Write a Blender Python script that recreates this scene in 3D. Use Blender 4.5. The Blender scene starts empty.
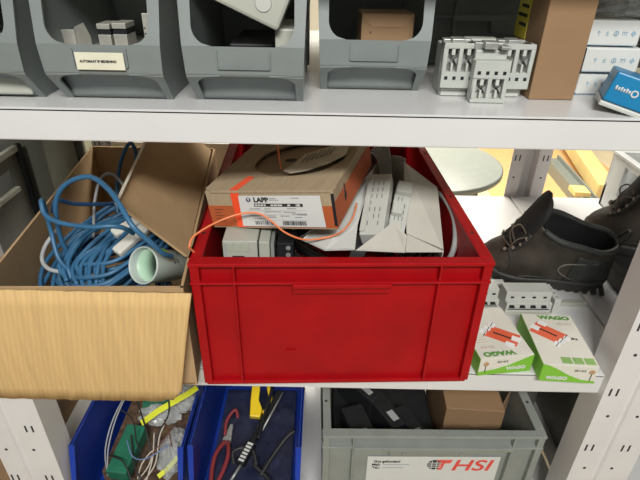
import bpy, bmesh, math, random
from mathutils import Vector, Matrix, Euler
R = math.radians
random.seed(7)
SC = bpy.context.scene
COL = SC.collection

# ------------------------------------------------------------------ camera
cd = bpy.data.cameras.new('camera'); cam = bpy.data.objects.new('camera', cd); COL.objects.link(cam)
th, ro, H = R(30.5), R(1.1), 1.5
F_ = Vector((0, math.cos(th), -math.sin(th))); U0 = Vector((0, math.sin(th), math.cos(th))); R0 = Vector((1, 0, 0))
Rt = R0*math.cos(ro) + U0*math.sin(ro); Up = U0*math.cos(ro) - R0*math.sin(ro)
M = Matrix((Rt, Up, -F_)).transposed().to_4x4(); M.translation = (0, 0, H); cam.matrix_world = M
cd.sensor_width = 36; cd.lens = 36*500/640; cd.clip_start = .02; SC.camera = cam

# ------------------------------------------------------------------ light
w = bpy.data.worlds.new('world'); SC.world = w; w.use_nodes = True
bg = w.node_tree.nodes['Background']; bg.inputs[0].default_value = (.96, .98, 1, 1); bg.inputs[1].default_value = .13

def area(name, loc, size, power, col, target):
    l = bpy.data.lights.new(name, 'AREA'); l.shape = 'RECTANGLE'; l.size, l.size_y = size
    l.energy = power; l.color = col
    o = bpy.data.objects.new(name, l); COL.objects.link(o); o.location = loc
    o.rotation_euler = (Vector(target) - Vector(loc)).to_track_quat('-Z', 'Y').to_euler()
    return o
area('ceiling_lamp_front', (.1, -1.35, 2.85), (1.2, .4), 72, (1, .985, .95), (0, .7, .8))
area('ceiling_lamp_rear', (.4, 3.2, 2.9), (2.4, 1.2), 200, (1, .95, .84), (.5, 2.9, 0))
area('ceiling_lamp_side', (-1.5, 2.4, 2.7), (.9, .5), 45, (1, .93, .8), (-.2, 1.0, 1.0))
SC.view_settings.view_transform = 'Standard'; SC.view_settings.look = 'None'
SC.view_settings.exposure = .1; SC.view_settings.gamma = 1; SC.view_settings.use_curve_mapping = False

# ------------------------------------------------------------------ materials
def mat(name, col, rough=.5, metal=0, var=.06, scale=30, bump=0, bscale=200, spec=.5, coat=0, trans=0, alpha=1, stretch=None, stripes=None, sss=0):
    m = bpy.data.materials.new(name); m.use_nodes = True; nt = m.node_tree; n = nt.nodes; L = nt.links
    p = n['Principled BSDF']
    p.inputs['Roughness'].default_value = rough; p.inputs['Metallic'].default_value = metal
    p.inputs['Specular IOR Level'].default_value = spec
    p.inputs['Coat Weight'].default_value = coat; p.inputs['Coat Roughness'].default_value = .12
    p.inputs['Transmission Weight'].default_value = trans; p.inputs['Alpha'].default_value = alpha
    tc = n.new('ShaderNodeTexCoord'); mp = n.new('ShaderNodeMapping'); L.new(tc.outputs['Object'], mp.inputs[0])
    if stretch: mp.inputs['Scale'].default_value = stretch
    nz = n.new('ShaderNodeTexNoise'); nz.inputs['Scale'].default_value = scale; nz.inputs['Detail'].default_value = 5
    L.new(mp.outputs[0], nz.inputs[0])
    rp = n.new('ShaderNodeValToRGB'); L.new(nz.outputs[0], rp.inputs[0])
    rp.color_ramp.elements[0].position = .3; rp.color_ramp.elements[1].position = .7
    rp.color_ramp.elements[0].color = tuple(max(0, c*(1-var)) for c in col) + (1,)
    rp.color_ramp.elements[1].color = tuple(min(1, c*(1+var)) for c in col) + (1,)
    out = rp.outputs[0]
    if stripes:                                   # corrugation: (scale, depth, axis)
        wv = n.new('ShaderNodeTexWave'); wv.bands_direction = stripes[2]; wv.inputs['Scale'].default_value = stripes[0]
        wv.inputs['Distortion'].default_value = .08; wv.inputs['Detail'].default_value = 1
        mp2 = n.new('ShaderNodeMapping'); mp2.inputs['Rotation'].default_value = (0, R(-9.7), 0); L.new(tc.outputs['Object'], mp2.inputs[0]); L.new(mp2.outputs[0], wv.inputs[0])
        mx = n.new('ShaderNodeMixRGB'); mx.blend_type = 'MULTIPLY'; mx.inputs[0].default_value = stripes[1]
        L.new(out, mx.inputs[1]); L.new(wv.outputs[0], mx.inputs[2]); out = mx.outputs[0]
    L.new(out, p.inputs['Base Color'])
    if bump:
        b = n.new('ShaderNodeBump'); b.inputs['Strength'].default_value = bump; b.inputs['Distance'].default_value = .002
        n2 = n.new('ShaderNodeTexNoise'); n2.inputs['Scale'].default_value = bscale; n2.inputs['Detail'].default_value = 4
        L.new(mp.outputs[0], n2.inputs[0]); L.new(n2.outputs[0], b.inputs['Height']); L.new(b.outputs[0], p.inputs['Normal'])
    return m
shelf_m = mat('painted_shelf', (.66, .66, .655), .22, var=.03, scale=8, spec=.6)
post_m = mat('painted_post', (.70, .68, .67), .4, var=.04, scale=12)
slot_m = mat('slot_dark', (.03, .03, .03), .8)
grey_pl = mat('grey_plastic', (.185, .21, .205), .5, var=.05, bump=.15, bscale=600)
greyc = mat('grey_crate_plastic', (.24, .26, .24), .42, var=.07, bump=.1, bscale=300)
olive = mat('old_grey_plastic', (.14, .14, .12), .38, var=.2, scale=9)
red_pl = mat('red_plastic', (.34, .003, .006), .42, var=.12, scale=16, bump=.12, bscale=500, spec=.2)
blue_pl = mat('blue_plastic', (.012, .045, .34), .32, var=.1, scale=20, bump=.08)
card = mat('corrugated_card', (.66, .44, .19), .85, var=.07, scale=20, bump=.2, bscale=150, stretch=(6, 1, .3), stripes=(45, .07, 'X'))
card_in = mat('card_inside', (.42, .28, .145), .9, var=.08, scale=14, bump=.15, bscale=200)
card_lapp = mat('wire_box_card', (.37, .285, .18), .88, var=.1, scale=40, stretch=(9, .7, 1), bump=.3, bscale=60)
card_edge = mat('torn_card_edge', (.30, .2, .11), .95)
card_small = mat('kraft_card', (.27, .165, .085), .85, var=.05, scale=18)
orange_m = mat('orange_print', (.43, .095, .025), .75, var=.08)
tape_m = mat('red_tape', (.9, .09, .03), .35)
wire_m = mat('orange_wire', (.85, .25, .10), .45)
bluecab = mat('blue_cable_sheath', (.035, .13, .25), .4, var=.12, scale=40)
darkcab = mat('dark_blue_cable', (.02, .07, .18), .45, var=.1)
greycab = mat('grey_cable', (.35, .36, .36), .5)
blackcab = mat('black_cable', (.022, .022, .024), .5)
white_m = mat('white_plastic', (.50, .51, .47), .45, var=.04)
cream_m = mat('cream_plastic', (.42, .43, .37), .45, var=.03)
dinm = mat('module_plastic', (.44, .46, .42), .5, var=.06, scale=60)
dark_m = mat('dark_plastic', (.014, .015, .017), .5, spec=.3)
metal_m = mat('terminal_metal', (.40, .41, .39), .38, .5, var=.2, scale=150)
galv = mat('galvanised_steel', (.55, .54, .48), .4, .55, var=.12, scale=60)
paper = mat('white_paper', (.62, .63, .60), .7, var=.02)
carton = mat('white_carton', (.47, .455, .40), .8, var=.04)
ink = mat('black_ink', (.02, .02, .02), .7)
inkg = mat('grey_ink', (.35, .36, .36), .7)
inkb = mat('blue_ink', (.30, .42, .50), .7)
green_m = mat('green_print', (.20, .48, .04), .55, var=.03)
green_d = mat('dark_green_print', (.10, .28, .05), .6)
redprint = mat('orange_red_print', (.72, .12, .05), .5)
leather = mat('brown_leather', (.045, .037, .028), .5, var=.5, scale=22, bump=.5, bscale=120)
leather2 = mat('grey_suede', (.030, .033, .030), .6, var=.4, scale=30, bump=.5, bscale=200)
rubber = mat('sole_rubber', (.03, .03, .028), .62, var=.3, scale=30)
tongue_m = mat('tongue_fabric', (.012, .012, .012), .85, var=.2, bump=.3)
lining = mat('black_lining', (.008, .008, .009), .95)
seam_m = mat('worn_seam', (.15, .14, .12), .8)
lace_m = mat('lace', (.09, .07, .05), .8)
eyelet_m = mat('eyelet', (.6, .5, .4), .35, .8)
teal = mat('blue_box_print', (.005, .19, .40), .4, var=.06)
clear = mat('clear_bag', (.75, .78, .78), .18, alpha=.38, spec=.9)
transl = mat('translucent_cup', (.70, .78, .72), .3, alpha=.62)
greenfilm = mat('pale_green_film', (.42, .60, .45), .4)
yellow = mat('yellow_plastic', (.85, .60, .015), .4)
yellowg = mat('lime_strap', (.72, .76, .03), .45)
pcb = mat('green_pcb', (.02, .17, .10), .4, var=.15)
redtool = mat('red_grip', (.24, .035, .04), .4)
floor_m = mat('workshop_floor', (.66, .55, .36), .45, var=.12, scale=2.5)
wall_m = mat('workshop_wall', (.70, .66, .56), .8, var=.03, scale=2)
table_m = mat('grey_tabletop', (.27, .29, .26), .4, var=.05)
wood_y = mat('yellow_wood', (.80, .60, .25), .5, var=.07, scale=9)

# ------------------------------------------------------------------ mesh helpers
class MB:
    def __init__(s): s.bm = bmesh.new(); s.smooth = False
    def box(s, x0, x1, y0, y1, z0, z1, mtx=None):
        vs = [s.bm.verts.new((x, y, z)) for x in (x0, x1) for y in (y0, y1) for z in (z0, z1)]
        for f in ((0, 1, 3, 2), (4, 6, 7, 5), (0, 4, 5, 1), (2, 3, 7, 6), (0, 2, 6, 4), (1, 5, 7, 3)):
            s.bm.faces.new([vs[i] for i in f])
        if mtx:
            for v in vs: v.co = mtx @ v.co
        return s
    def hexa(s, p):                               # eight corners: bottom ring, top ring
        vs = [s.bm.verts.new(q) for q in p]
        for f in ((3, 2, 1, 0), (4, 5, 6, 7), (0, 1, 5, 4), (1, 2, 6, 5), (2, 3, 7, 6), (3, 0, 4, 7)):
            s.bm.faces.new([vs[i] for i in f])
        return s
    def prism(s, pts, d):                         # planar outline pushed along d
        d = Vector(d); a = [s.bm.verts.new(p) for p in pts]; b = [s.bm.verts.new(Vector(p) + d) for p in pts]
        n = len(a); s.bm.faces.new(a); s.bm.faces.new(b[::-1])
        for i in range(n): s.bm.faces.new((a[i], b[i], b[(i+1) % n], a[(i+1) % n]))
        return s
    def sheet(s, pts, t=.002):                    # thick sheet over a roughly planar outline
        p = [Vector(q) for q in pts]; n = Vector()
        for i in range(len(p)): n += p[i].cross(p[(i+1) % len(p)])
        n.normalize(); return s.prism(p, n*t)
    def grid(s, rows, closed=False, cap=False):
        vs = [[s.bm.verts.new(p) for p in r] for r in rows]; n = len(vs[0])
        for i in range(len(vs)-1):
            for j in range(n if closed else n-1):
                k = (j+1) % n; s.bm.faces.new((vs[i][j], vs[i][k], vs[i+1][k], vs[i+1][j]))
        if cap: s.bm.faces.new(vs[0][::-1]); s.bm.faces.new(vs[-1])
        return s
    def tube(s, pts, r, sides=8, sub=6, closed=False):
        P = [Vector(p) for p in pts]; n = len(P); path = []
        if len(P) > 2 and sub > 1:
            rng = n if closed else n-1
            for i in range(rng):
                g = (lambda k: P[k % n]) if closed else (lambda k: P[max(0, min(n-1, k))])
                a, b, c, d = g(i-1), g(i), g(i+1), g(i+2)
                for t in [j/sub for j in range(sub)]:
                    path.append(.5*((2*b)+(c-a)*t+(2*a-5*b+4*c-d)*t*t+(3*b-a-3*c+d)*t**3))
            if not closed: path.append(P[-1])
        else: path = P
        rows = []; nrm = None; m = len(path)
        for i, p in enumerate(path):
            a = path[(i-1) % m] if closed or i > 0 else p; b = path[(i+1) % m] if closed or i < m-1 else p
            t = (b-a)
            if t.length < 1e-9: t = Vector((0, 0, 1))
            t.normalize()
            if nrm is None: nrm = t.orthogonal().normalized()
            nrm = (nrm - t*nrm.dot(t)).normalized(); bn = t.cross(nrm)
            rr = r(i/(m-1)) if callable(r) else r
            rows.append([p + (nrm*math.cos(q) + bn*math.sin(q))*rr for q in [2*math.pi*k/sides for k in range(sides)]])
        if closed: rows.append(rows[0])
        s.grid(rows, True, not closed); s.smooth = True
        return s
    def cyl(s, c, ax, r, h, n=24, r2=None):
        c = Vector(c); ax = Vector(ax).normalized(); a = ax.orthogonal().normalized(); b = ax.cross(a); r2 = r if r2 is None else r2
        s.grid([[c + ax*t + (a*math.cos(q)+b*math.sin(q))*rr for q in [2*math.pi*k/n for k in range(n)]] for t, rr in ((0, r), (h, r2))], True, True)
        return s
    def lathe(s, c, ax, prof, n=28):              # closed profile of (t along axis, radius)
        c = Vector(c); ax = Vector(ax).normalized(); a = ax.orthogonal().normalized(); b = ax.cross(a)
        rows = [[c + ax*t + (a*math.cos(q)+b*math.sin(q))*rr for q in [2*math.pi*k/n for k in range(n)]] for t, rr in prof]
        rows.append(rows[0]); s.grid(rows, True); s.smooth = True
        return s
    def build(s, name, m, parent=None, bevel=0, world=False, smooth=None, solid=0, subd=0):
        bm = s.bm
        if world and parent is not None:
            inv = parent.matrix_basis.inverted(); bm.transform(inv)
        bmesh.ops.remove_doubles(bm, verts=bm.verts, dist=1e-6)
        bmesh.ops.recalc_face_normals(bm, faces=bm.faces)
        me = bpy.data.meshes.new(name); bm.to_mesh(me); bm.free(); me.materials.append(m)
        o = bpy.data.objects.new(name, me); COL.objects.link(o)
        if parent is not None: o.parent = parent
        sm = s.smooth if smooth is None else smooth
        if sm:
            for f in me.polygons: f.use_smooth = True
        if solid:
            md = o.modifiers.new('thick', 'SOLIDIFY'); md.thickness = solid; md.offset = 0
        if subd:
            md = o.modifiers.new('sub', 'SUBSURF'); md.levels = md.render_levels = subd
        if bevel:
            md = o.modifiers.new('bevel', 'BEVEL'); md.width = bevel; md.segments = 2; md.limit_method = 'ANGLE'; md.angle_limit = R(40)
        return o
def tag(o, label, cat, group=None, kind=None):
    o['label'] = label; o['category'] = cat
    if group: o['group'] = group
    if kind: o['kind'] = kind
    return o
def thing(name, label, cat, loc=(0, 0, 0), rot=(0, 0, 0), group=None):
    o = bpy.data.objects.new(name, None); COL.objects.link(o); o.empty_display_size = .05
    o.location = loc; o.rotation_euler = tuple(R(a) for a in rot); o.matrix_basis = Matrix.Translation(loc) @ o.rotation_euler.to_matrix().to_4x4()
    return tag(o, label, cat, group)
def struct(name, mb, m, **k):
    o = mb.build(name, m, **k)
    if o.parent is None: o['kind'] = 'structure'
    return o
def text(parent, s, size, loc, rot, m, name='lettering', shear=0, bold=0, sx=1, mirror=False):
    c = bpy.data.curves.new('t', 'FONT'); c.body = s; c.size = size; c.align_x = 'CENTER'; c.align_y = 'CENTER'
    c.extrude = .0002; c.shear = shear; c.offset = bold; c.resolution_u = 4
    o = bpy.data.objects.new('t', c); COL.objects.link(o); bpy.context.view_layer.update()
    me = bpy.data.meshes.new_from_object(o.evaluated_get(bpy.context.evaluated_depsgraph_get()))
    bpy.data.objects.remove(o); bpy.data.curves.remove(c)
    me.transform(Matrix.Diagonal((sx, 1, 1, 1)))
    me.materials.clear(); me.materials.append(m)
    q = bpy.data.objects.new(name, me); COL.objects.link(q); q.parent = parent
    q.location = loc; q.rotation_euler = tuple(R(a) for a in rot)
    return q
def dup(root, loc=None, rotz=None, label=None, rot=None):
    r = root.copy(); COL.objects.link(r)
    if loc is not None: r.location = loc
    if rotz is not None: r.rotation_euler = (0, 0, R(rotz))
    if rot is not None: r.rotation_euler = tuple(R(a) for a in rot)
    if label: r['label'] = label
    for ch in list(root.children):
        c = ch.copy(); COL.objects.link(c); c.parent = r
        for g in list(ch.children):
            d = g.copy(); COL.objects.link(d); d.parent = c
    return r

# ------------------------------------------------------------------ setting
struct('floor', MB().box(-5, 6, -2, 6.5, -.05, 0), floor_m)
struct('wall_back', MB().box(-5, 6, 6.5, 6.6, 0, 3.2), wall_m)
struct('wall_left', MB().box(-5.1, -5, -2, 6.5, 0, 3.2), wall_m)
Z1, Z2, Z3 = 1.333, .927, .535
def shelf(x0, x1, z, y0, y1, lip, nm, label):
    t = thing('shelf_board', label, 'shelf', ((x0+x1)/2, y0, z-.038), group=None)
    m = MB(); m.box(x0, x1, y0, y1, z-.003, z)
    m.box(x0, x1, y1-.003, y1, z-.038, z-.003); m.box(x0, x1, y0+.02, y1-.02, z-.012, z-.003)
    m.build('deck', shelf_m, t, world=True)
    l = MB(); l.box(lip[0], lip[1], y0, y0+.012, z-.039, z+.0005)
    l.build('front_lip', shelf_m, t, world=True, bevel=.002)
    return t
YF, YB = .571, 1.222
for z, a, b, c in ((Z1, 'upper grey-white shelf board carrying the grey bins', 'upper shelf board of the bay to the right, outside the post', 'upper shelf board of the bay to the left, outside the post'),
                (Z2, 'middle white shelf board under the red crate and the boots', 'middle shelf board right of the right-hand post, under a boot', 'middle shelf board left of the left-hand post, under old crates'),
                (Z3, 'lowest visible white shelf board under the blue bins', 'lower shelf board right of the right-hand post', 'lower shelf board left of the left-hand post')):
    lx = .451 if z != Z1 else .449
    shelf(-.503, .503, z, YF, YB, (-.457, lx), '', a)
    if z != Z1:
        shelf(.509, 1.5, z, YF, YB, (.562, 1.45), '', b)
        shelf(-1.5, -.509, z, YF, YB, (-1.45, -.562), '', c)
shelf(-.503, .503, 1.54, YF, YB, (-.457, .449), '', 'unseen shelf board added low above the grey bins to shade them')  # out of view; added and set low so the bin interiors stay dark
def post(x0, x1, yf, label, back=False):
    t = thing('rack_post', label, 'rack post', ((x0+x1)/2, yf, 0)); wd = x1-x0; z1 = 2.3; xm = (x0+x1)/2
    # folded steel channel: two face strips, a shallow groove between, returned side flanges
    pr = [(x0, yf+.05), (x0, yf), (xm-.013, yf), (xm-.0105, yf+.004), (xm-.0035, yf+.004), (xm-.001, yf), (x1, yf), (x1, yf+.05)]
    if back: pr = [(x0, yf), (x0+.032, yf), (x0+.034, yf+.03), (x1-.034, yf+.03), (x1-.032, yf), (x1, yf)]
    m = MB(); m.grid([[(x, y, z) for x, y in pr] for z in (0, z1)])
    m.build('channel', post_m, t, world=True, solid=.002, smooth=False)
    s = MB(); xc = xm-.007 if not back else xm; zz = .768-.405 + (.02 if x0 < 0 else 0)
    so, ho = (.031, .024) if not back else (.036, .036)
    while zz < 1.7:
        for sx in (-1, 1):
            for dx in (-.0055, .0055):
                cx = xc + sx*so + dx; yy = yf
                s.prism([(cx-.0015, yy-.0013, zz), (cx+.0015, yy-.0013, zz+.001), (cx+.0015, yy-.0013, zz+.0165), (cx-.0015, yy-.0013, zz+.0155)], (0, .001, 0))
            s.cyl((xc+sx*ho, yf-.0013, zz-.046), (0, 1, 0), .0027, .001, 12)
        zz += .133
    s.build('slot_row', slot_m, t, world=True)
    return t
post(-.556, -.459, .560, 'white perforated rack post at the lower left, beside the blue bins')
post(.451, .5565, .560, 'white perforated rack post at the lower right, in front of a boot')
post(.492, .593, 1.225, 'lilac-white perforated rear rack post behind the boot', True)
post(-.59, -.49, 1.225, 'white rear rack post behind the open cardboard box', True)

# ------------------------------------------------------------------ crates and bins
def euro_crate(t, W, D, Hh, m, rim_w=.016, holes=True, handle='bar', ribs=(.15, .85), inner=None):
    """local origin: centre of the front base edge, y runs back"""
    x0, x1 = -W/2, W/2; i = .011
    b = MB()
    b.box(x0+i, x1-i, i, i+.003, .004, Hh-.002); b.box(x0+i, x1-i, D-i-.003, D-i, .004, Hh-.002)
    b.box(x0+i, x0+i+.003, i+.003, D-i-.003, .004, Hh-.002); b.box(x1-i-.003, x1-i, i+.003, D-i-.003, .004, Hh-.002)
    b.box(x0+i, x1-i, i, D-i, .001, .005)
    b.build('crate_body', m, t, bevel=.0008)
    r = MB(); a = rim_w
    for z0, z1, e in ((Hh-.006, Hh, 0), (Hh-.034, Hh-.030, .0), (.0, .007, .004)):
        ww = a if z0 > Hh-.01 else .012
        r.box(x0+e, x1-e, e, ww, z0, z1); r.box(x0+e, x1-e, D-ww, D-e, z0, z1)
        r.box(x0+e, x0+ww, ww, D-ww, z0, z1); r.box(x1-ww, x1-e, ww, D-ww, z0, z1)
    r.build('rim', m, t, bevel=.0015)
    def rib(x, y, dx, dy):
        q = MB(); q.box(x-dx/2, x+dx/2, y-dy/2, y+dy/2, .006, Hh-.005); q.build('rib', m, t, bevel=.0008)
    for f in ribs: rib(x0+W*f, .0065, .003, .012)
    for f in ribs: rib(x0+W*f, D-.0065, .003, .012)
    for x in (x0+.0075, x1-.0075):
        rib(x, .0075, .012, .012); rib(x, D-.0075, .012, .012)
        for f in (.12, .88): rib(x, D*f, .011, .003)
    if handle == 'bar':
        q = MB(); q.box(-W*.165, W*.165, -.004, .012, Hh-.038, Hh-.031); q.box(-W*.165, W*.165, .002, .010, Hh-.050, Hh-.038)
        q.build('handle', m, t, bevel=.0015)
    elif handle == 'tab':
        q = MB(); q.box(-W*.36, W*.36, -.003, .0125, Hh-.0375, Hh-.0285)
        q.prism([(-W*.20, -.002, Hh-.0375), (W*.20, -.002, Hh-.0375), (W*.19, .002, Hh-.056), (-W*.19, .002, Hh-.056)], (0, .009, 0))
        q.cyl((-W*.13, -.0035, Hh-.045), (0, 1, 0), .003, .004, 10); q.cyl((W*.13, -.0035, Hh-.045), (0, 1, 0), .003, .004, 10)
        q.build('handle', m, t, bevel=.0012)
    if holes:
        q = MB()
        for x in (x0+.008, x1-.008):
            for y in (.08, .2, .4, .52):
                q.cyl((x, y*D/.6, Hh-.0005), (0, 0, 1), .0026, .0009, 10)
        q.build('drain_hole', dark_m, t)
    return t

RC = thing('red_crate', 'large red plastic euro crate in the middle of the shelf, full of parts', 'crate', (.0305, .5405, Z2+.0005), (0, 0, 2.4))
euro_crate(RC, .4, .6, .2195, red_pl, ribs=(.145, .825))
m = MB(); m.box(-.078, -.062, .0072, .0105, .060, .0601+.004)
m.box(-.170, .170, .0095, .0108, .02, .18); m.build('recessed_panel', red_pl, RC)

GC = thing('grey_crate', 'grey euro crate with a white delivery label, on the lowest shelf', 'crate', (.211, .586, Z3+.0005), (0, 0, 1.0))
euro_crate(GC, .4, .6, .22, greyc, handle='tab', ribs=(.14, .86))
lb = MB().box(-.115, .132, .0088, .0098, .02, .153).build('delivery_label', paper, GC)
text(GC, 'HSI', .043, (.080, .0083, .128), (90, 0, 0), mat('label_red', (.72, .07, .05), .6), shear=.2, bold=.0006, sx=1.22)
for i, (a, z) in enumerate((('Gut gefunden?', .140), ('Mail:', .131), ('Tel.:', .122))):
    text(GC, a, .0085, (-.078 if i == 0 else -.098, .0083, z), (90, 0, 0), ink, bold=.0002)
m = MB()
for z, l in ((.131, .05), (.122, .04)): m.box(-.086, -.086+l, .0083, .0088, z-.001, z+.001)
m.build('printed_line', inkg, GC)
g = MB(); g.cyl((.015, .0082, .139), (0, 1, 0), .0135, .0006, 24); gl = g.build('globe_mark', ink, GC)
g = MB()
for dz in (-.006, 0, .006): g.box(.002, .028, .0075, .0081, .139+dz-.0007, .139+dz+.0007)
for dx in (-.005, .004): g.box(.015+dx-.0007, .015+dx+.0007, .0075, .0081, .127, .151)
g.build('globe_grid', paper, GC)
g = MB(); g.prism([(.017, .0079, .153), (.048, .0079, .153), (.044, .0079, .144), (.030, .0079, .144), (.022, .0079, .150)], (0, .0008, 0))
g.prism([(.024, .0079, .142), (.034, .0079, .145), (.030, .0079, .125), (.022, .0079, .125)], (0, .0008, 0))
g.build('red_flag_mark', mat('label_red_mark', (.72, .09, .06), .6), GC)

for o in list(GC.children):
    if o.name.split('.')[0] in ('globe_mark', 'globe_grid', 'red_flag_mark'): o.location = (-.004, 0, -.008)

def stack_bin(t, W, D, Hh, m, lipz, over, bandw, wall=.002, zfoot=None, front_slope=.02, label_holder=True, matin=None, lipw=.033):
    """open-front stacking bin; origin at centre below the lip, y runs back. over = how far the foot sits back"""
    zb = zfoot if zfoot is not None else lipz-lipw
    prof = [(over, 0), (0, zb), (0, lipz), (front_slope, Hh)]      # (y, z)
    seg = []; tot = 0
    for a, b in zip(prof, prof[1:]):
        l = math.hypot(b[0]-a[0], b[1]-a[1]); seg.append((tot, tot+l, a, b)); tot += l
    def at(s):
        for s0, s1, a, b in seg:
            if s <= s1+1e-9:
                k = (s-s0)/(s1-s0); return a[0]+(b[0]-a[0])*k, a[1]+(b[1]-a[1])*k
        return prof[-1]
    sA, sB = seg[0][1], seg[1][1]; rc = .022
    ss = [0, sA-.5*rc*1.0]
    N = 7; f = MB(); hwA = W/2-bandw*.8-.003; hwB = W/2-bandw
    def tw(z): return W/2 - .006*(1-z/Hh)
    def strips(lst):
        for sg in (-1, 1):
            rows = []
            for s_, op in lst:
                y, z = at(s_); a_, b_ = sorted((sg*op, sg*tw(z))); rows.append([(a_, y, z), (b_, y, z)])
            f.grid(rows)
    strips([(0, hwA)] + [(sA-rc*.75*(1-k/N), hwA-rc*1.3*(1-math.sqrt(max(0, 1-(k/N)**2)))) for k in range(N+1)])
    f.grid([[(-tw(z), y, z), (tw(z), y, z)] for y, z in (at(sA), at(sB))])
    strips([(sB+rc*k/N, hwB-rc*(1-math.sqrt(max(0, 1-(1-k/N)**2)))) for k in range(N+1)] + [(tot, hwB)])
    fr = f.build('front_frame', m, t, solid=.003, smooth=False)
    b = MB(); sp = [(p[0], p[1]) for p in prof] + [(D, Hh), (D, 0)]
    for sx in (-1, 1):
        x = sx*(W/2-.0015)
        vs = []
        for y, z in sp: vs.append((x - sx*.006*(1-z/Hh), y+(.002 if y < D else 0), z))
        b.prism(vs, (-sx*wall, 0, 0))
    b.box(-W/2+.008, W/2-.008, over, D, .0005, .004); b.box(-W/2+.004, W/2-.004, D-.003, D, .003, Hh)
    b.build('bin_body', m, t)
    r = MB(); rows = []
    for k in range(7):
        a = k/6; rows.append([(x*(W/2-.009), over*(.95-.0) - over*.75*math.sin(a*1.4)*a*.6, .002+zb*1.0*a) for x in (-1, -.85, -.5, 0, .5, .85, 1)])
    r.grid(rows); r.build('front_step', m, t, solid=.002, smooth=True)
    # side rails on top
    for sx in (-1, 1):
        q = MB(); q.box(min(sx*W/2, sx*(W/2-.006)), max(sx*W/2, sx*(W/2-.006)), front_slope, D, Hh-.004, Hh)
        q.build('top_rail', m, t, bevel=.001)
    if label_holder:
        q = MB(); hw = W*.205; z0, z1 = zb+.008, lipz-.004
        for a in ((-hw-.001, -hw, z0, z1), (hw, hw+.001, z0, z1), (-hw, hw, z0-.001, z0)): q.box(a[0], a[1], -.0035, -.001, a[2], a[3])
        q.build('label_holder', m, t)
    return t
bins = []
for cx, y, lab in ((-.4065, .583, 'grey open-front storage bin cut off by the left edge of the photo'),
                   (-.2490, .583, 'grey open-front storage bin with a printed white label, holding rail clips'),
                   (-.0895, .586, 'grey open-front storage bin with a pale round-buttoned box sticking out'),
                   (.0625, .650, 'grey open-front storage bin holding a small brown cardboard box')):
    t = thing('storage_bin', lab, 'storage bin', (cx, y, Z1+.0005), (0, 0, 0), 'grey storage bins on the upper shelf')
    stack_bin(t, .143, .24, .145, grey_pl, .068, .037, .0145, lipw=.031); bins.append(t)
l = MB().box(-.027, .027, -.0045, -.0035, .042, .0605).build('name_label', mat('label_card', (.68, .66, .52), .6), bins[1])
text(bins[1], 'AUTOMAAT IP BEDIENING', .0036, (-.002, -.0049, .051), (90, 0, 0), ink, sx=.95, bold=.0001)

blue_bins = []
for cx, y, lab in ((-.349, .562, 'blue open-front bin holding green blocks, wires and clear bags'),
                   (-.132, .566, 'blue open-front bin holding pliers, cable ties and a yellow tool')):
    t = thing('storage_bin', lab, 'storage bin', (cx, y, Z3+.0005), (0, 0, 0), 'blue bins on the lowest shelf')
    stack_bin(t, .211, .34, .166, blue_pl, .082, .03, .011, front_slope=.034, label_holder=True); blue_bins.append(t)

# ------------------------------------------------------------------ what lies in the grey bins
def clip(label, x, y, z, W, Hh, rz, kind):
    t = thing('rail_clip', label, 'rail clip', (x, y, z), (0, 0, rz), 'steel rail clips in the grey bin')
    m = MB()
    if kind == 0:   # two folded wings
        m.prism([(-W/2, 0, 0), (W/2, 0, 0), (W/2, 0, Hh), (-W/2, 0, Hh)], (0, .002, 0))
        m.prism([(-W/2, 0, Hh), (W/2, 0, Hh), (W/2, .02, Hh-.003), (-W/2, .02, Hh-.003)], (0, 0, .002)); m.build('bracket', galv, t, bevel=.0004)
        m = MB(); m.prism([(W/2, .002, .002), (W/2+.013, .016, .002), (W/2+.013, .016, Hh*.7), (W/2+.009, .012, Hh+.008), (W/2, .002, Hh+.004)], (-.001, .002, 0)); m.build('wing', galv, t)
    elif kind == 1:
        m.box(-W/2, W/2, 0, .03, 0, Hh*.66); m.box(-W/2, W/2, -.002, .03, Hh*.30, Hh*.34); m.box(-W/2, W/2, .0, .030, Hh*.83, Hh); m.build('bracket', galv, t, bevel=.0006)
        MB().box(-W/2, W/2, .002, .029, Hh*.66, Hh*.83).build('insert', dark_m, t)
    else:
        m.box(-W/2, W/2, 0, .002, 0, Hh); m.box(W/2-.009, W/2-.006, -.012, 0, 0, Hh*.5); m.box(-W/2, W/2, 0, .02, 0, .002); m.build('bracket', galv, t, bevel=.0004)
        m = MB(); m.cyl((-W*.1, -.0004, Hh*.80), (0, 1, 0), .0016, .0006, 10); m.cyl((-W*.42, -.0004, Hh*.5), (0, 1, 0), .001, .0006, 8); m.cyl((-W*.42, -.0004, Hh*.64), (0, 1, 0), .001, .0006, 8); m.build('screw_hole', dark_m, t)
MB().box(-.315, -.190, .625, .80, Z1+.0045, Z1+.046).build('rail_offcut', galv)
tag(bpy.data.objects['rail_offcut'], 'flat layer of galvanised rail offcuts at the bottom of the labelled bin', 'metal rail')
zz = Z1+.0465
clip('folded steel rail clip at the left of the labelled bin, beside the wall', -.307, .640, zz, .015, .027, 8, 0)
clip('steel rail clip with a black insert, left of a matching pair', -.264, .640, zz, .0155, .036, -2, 1)
clip('steel rail clip with a black insert, right of a matching pair', -.2450, .640, zz, .0165, .037, -2, 1)
clip('tall drilled steel plate clip at the right of the labelled bin', -.2115, .660, zz, .021, .046, 4, 2)
BX = thing('push_button_box', 'pale plastic box with round knockouts leaning out of a grey bin', 'plastic box', (-.053, .612, 1.414), (0, 24, 0))
MB().box(-.085, .0, .0, .05, .0, .06).build('housing', cream_m, BX, bevel=.004)
for x, z in ((-.026, .021), (-.048, .040), (-.066, .020)):
    q = MB(); q.lathe((x, -.0009, z), (0, 1, 0), [(0, .0085), (0, .0095), (.002, .0095), (.002, .0085)]); q.build('knockout_ring', inkg, BX)
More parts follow.
